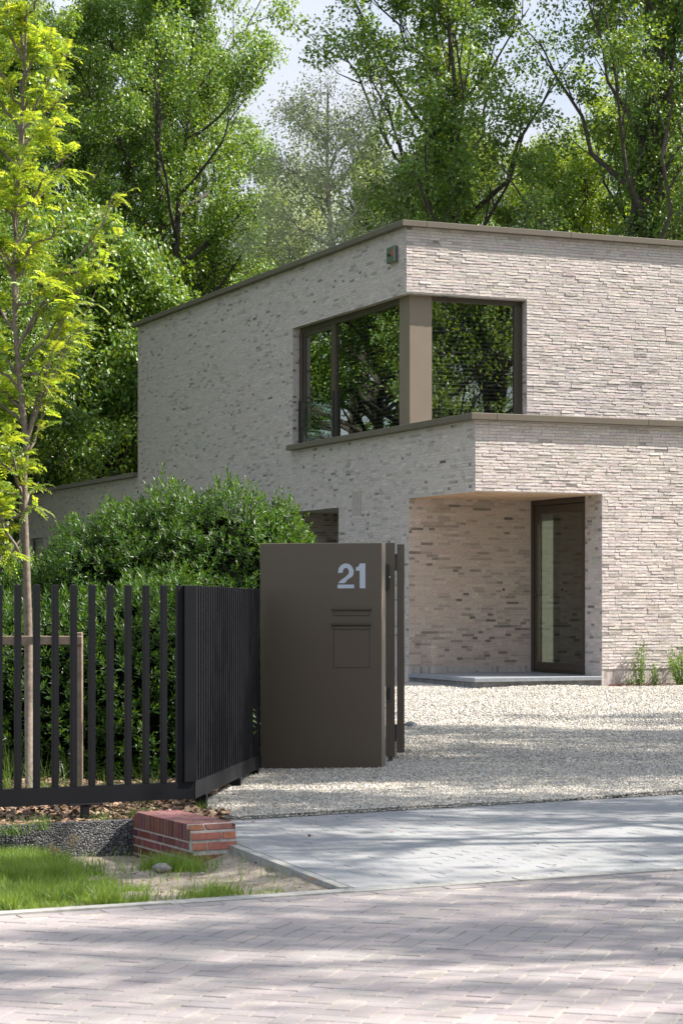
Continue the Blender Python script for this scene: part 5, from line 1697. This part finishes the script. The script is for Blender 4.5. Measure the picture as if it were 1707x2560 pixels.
# sedge tufts in the bed
GT = 'grass tufts in the planting bed'
rng = np.random.default_rng(64)
tufts = [(18, 1790, 15.8, .42, 'dark arching grass tuft at the left edge behind the fence'), (100, 1800, 15.6, .36, 'fresh green grass tuft behind the third fence bar from the left'),
         (150, 1800, 15.7, .34, 'green grass tuft just left of the timber stake'), (245, 1800, 15.7, .26, 'small grass tuft right of the timber stake behind the fence'),
         (320, 1800, 15.6, .30, 'yellowish grass tuft behind the fence near its corner'), (360, 1800, 15.9, .24, 'small pale grass tuft closest behind the fence corner'),
         (235, 1868, 14.15, .13, 'short green tuft beside the fence foot on the bark mulch'), (322, 1862, 14.35, .15, 'bright tuft on the bark mulch left of the red brick pier'),
         (95, 1880, 13.75, .12, 'low green tuft on the mulch under the left part of the fence'), (30, 1885, 13.6, .12, 'low leafy tuft on the mulch at the left edge'), (470, 1835, 15.2, .10, 'tiny tuft under the fence corner beside the gravel'), (190, 1560, 16.6, .20, 'pale feathery tuft behind the timber rail')]
for (xd, yd, Y, h, lb) in tufts[:-1]:
    p = pd(xd, 0, Y)
    mb = MB(); n = 70 if h > .2 else 60
    pts = rng.normal(0, .035 if h > .2 else .04, (n, 2))
    blades(mb, pts, lambda x, y: x * 0, h * .6, h * 1.15, .006, rng, .75 if h > .2 else .9)
    z = float(bed_z(np.array([p[0]]), np.array([Y]))[0])
    o = mb.build('grass_tuft', M['sedge'], loc=(p[0], Y, z)); tag(o, lb, 'grass tuft', GT)

# dried flower heads in the verge
for (xd, yt, Y, lb) in ((168, 1915, 12.95, 'tall dried tan flower stalk standing in the grass before the edging wall'), (124, 1935, 12.75, 'shorter dried tan flower stalk left of the taller one')):
    p = pd(xd, yt, Y); z0 = float(verge_z(np.array([p[0]]), np.array([Y]))[0])
    root = empty('dried_flower', (p[0], Y, z0), 0, label=lb, cat='dried flower')
    H_ = p[2] - z0
    mb = MB(); mb.tube([(0, 0, 0), (.004, 0, H_ * .5), (0, 0, H_ * .9)], [.002, .0018, .0012], 4)
    mbl = MB()
    for k in range(9):
        a = rng.uniform(0, 6.28); r_ = rng.uniform(.01, .045); zz_ = H_ * rng.uniform(.72, 1.0)
        tip = (r_ * math.cos(a), r_ * math.sin(a), zz_); mb.tube([(0, 0, H_ * .6), tip], [.001, .0008], 3)
        nb = 26; bs = np.array(tip) + rng.normal(0, .006, (nb, 3)); leaf_quads(mbl, bs, rnd_dir(rng, nb), rnd_dir(rng, nb), np.full(nb, .007), np.full(nb, .005), rng)
    mb.build('stem', M['dry'], root); mbl.build('flower_head', M['dry'], root)

# shrubs at the foot of the sunlit wall
def wallplant(name, lx, ly, h, r, n, label, seed):
    rng = np.random.default_rng(seed)
    c, s = math.cos(HROT), math.sin(HROT)
    X_ = 2.276 + lx * c - ly * s; Y_ = 37.2 + lx * s + ly * c
    root = empty(name, (X_, Y_, 0.01), 0, label=label, cat='shrub')
    T = MB(); Lf_ = MB()
    ns = max(4, int(r * 40))
    for k in range(ns):
        a = rng.uniform(0, 6.28); rr = r * math.sqrt(rng.random())
        hh = h * (1 - .45 * (rr / r) ** 2) * rng.uniform(.75, 1.05)
        q = np.array([(rr * .4 * math.cos(a), rr * .4 * math.sin(a), 0), (rr * .8 * math.cos(a), rr * .8 * math.sin(a), hh * .5), (rr * math.cos(a) * 1.05, rr * math.sin(a) * 1.05, hh)])
        T.tube(q, [.006, .005, .002], 4)
        m_ = n // ns
        t = rng.uniform(.05, 1, m_); bs = np.column_stack([np.interp(t, [0, .5, 1], q[:, j]) for j in range(3)]) + rng.normal(0, .028, (m_, 3))
        bs[:, 2] = np.maximum(bs[:, 2], .01)
        L_ = rng.uniform(.022, .045, m_)
        leaf_quads(Lf_, bs, rnd_dir(rng, m_) + np.array([0, 0, .5]), rnd_dir(rng, m_) + np.array([0, 0, .5]), L_, L_ * .55, rng)
    T.build('stems', M['youngbark'], root); Lf_.build('foliage', M['laurel_light'], root)


def ux(xp): k = (xp - 853.5) / F; return (37.2 * k - 2.276) / (.9184 - .3957 * k)
wallplant('climbing_shrub', ux(1590), -.16, .92, .13, 900, 'slim upright light green shrub against the sunlit wall right of the entrance step', 3)
wallplant('small_shrub', ux(1622), -.16, .38, .12, 300, 'tiny green shrub between the slim upright one and the bushy one at the wall', 5)
wallplant('bushy_shrub', ux(1685), -.28, .74, .34, 2600, 'bushy light green shrub at the foot of the sunlit wall, cut by the right edge', 7)
wallplant('low_shrub', ux(1565), -.12, .16, .07, 120, 'very low green sprig left of the slim upright shrub', 9)
mb = MB(); rng = np.random.default_rng(5)
c, s = math.cos(HROT), math.sin(HROT)
n = 1600; lx = rng.uniform(2.6, 6, n); ly = -np.abs(rng.normal(0, .10, n)) - .02
P = np.column_stack([2.276 + lx * c - ly * s, 37.2 + lx * s + ly * c, rng.uniform(.025, .05, n)])
leaf_quads(mb, P, rnd_dir(rng, n) * np.array([1, 1, .2]), rnd_dir(rng, n) * .4 + np.array([0, 0, 1]), rng.uniform(.02, .05, n), rng.uniform(.01, .025, n), rng)
M['litter'] = pm('leaf_litter', (0.22, 0.085, 0.04), .9, noise=.4, nscale=40)
tag(mb.build('leaf_litter', M['litter']), 'reddish brown leaf litter along the foot of the sunlit wall', 'leaf litter', kind='stuff')
# dry leaves scattered on the gravel and paving
mb = MB()
n = 90; P = np.column_stack([rng.uniform(-.6, 5, n), rng.uniform(9, 34, n), np.full(n, .0)]); P[:, 2] = np.where(P[:, 1] > 16, grav_z(P[:, 0], P[:, 1]) + .016, .006)
leaf_quads(mb, P, rnd_dir(rng, n) * np.array([1, 1, .2]), rnd_dir(rng, n) * .3 + np.array([0, 0, 1]), rng.uniform(.02, .05, n), rng.uniform(.012, .03, n), rng)
tag(mb.build('fallen_leaves', M['litter']), 'few small brown leaves and crumbs scattered on gravel and paving', 'fallen leaves', kind='stuff')
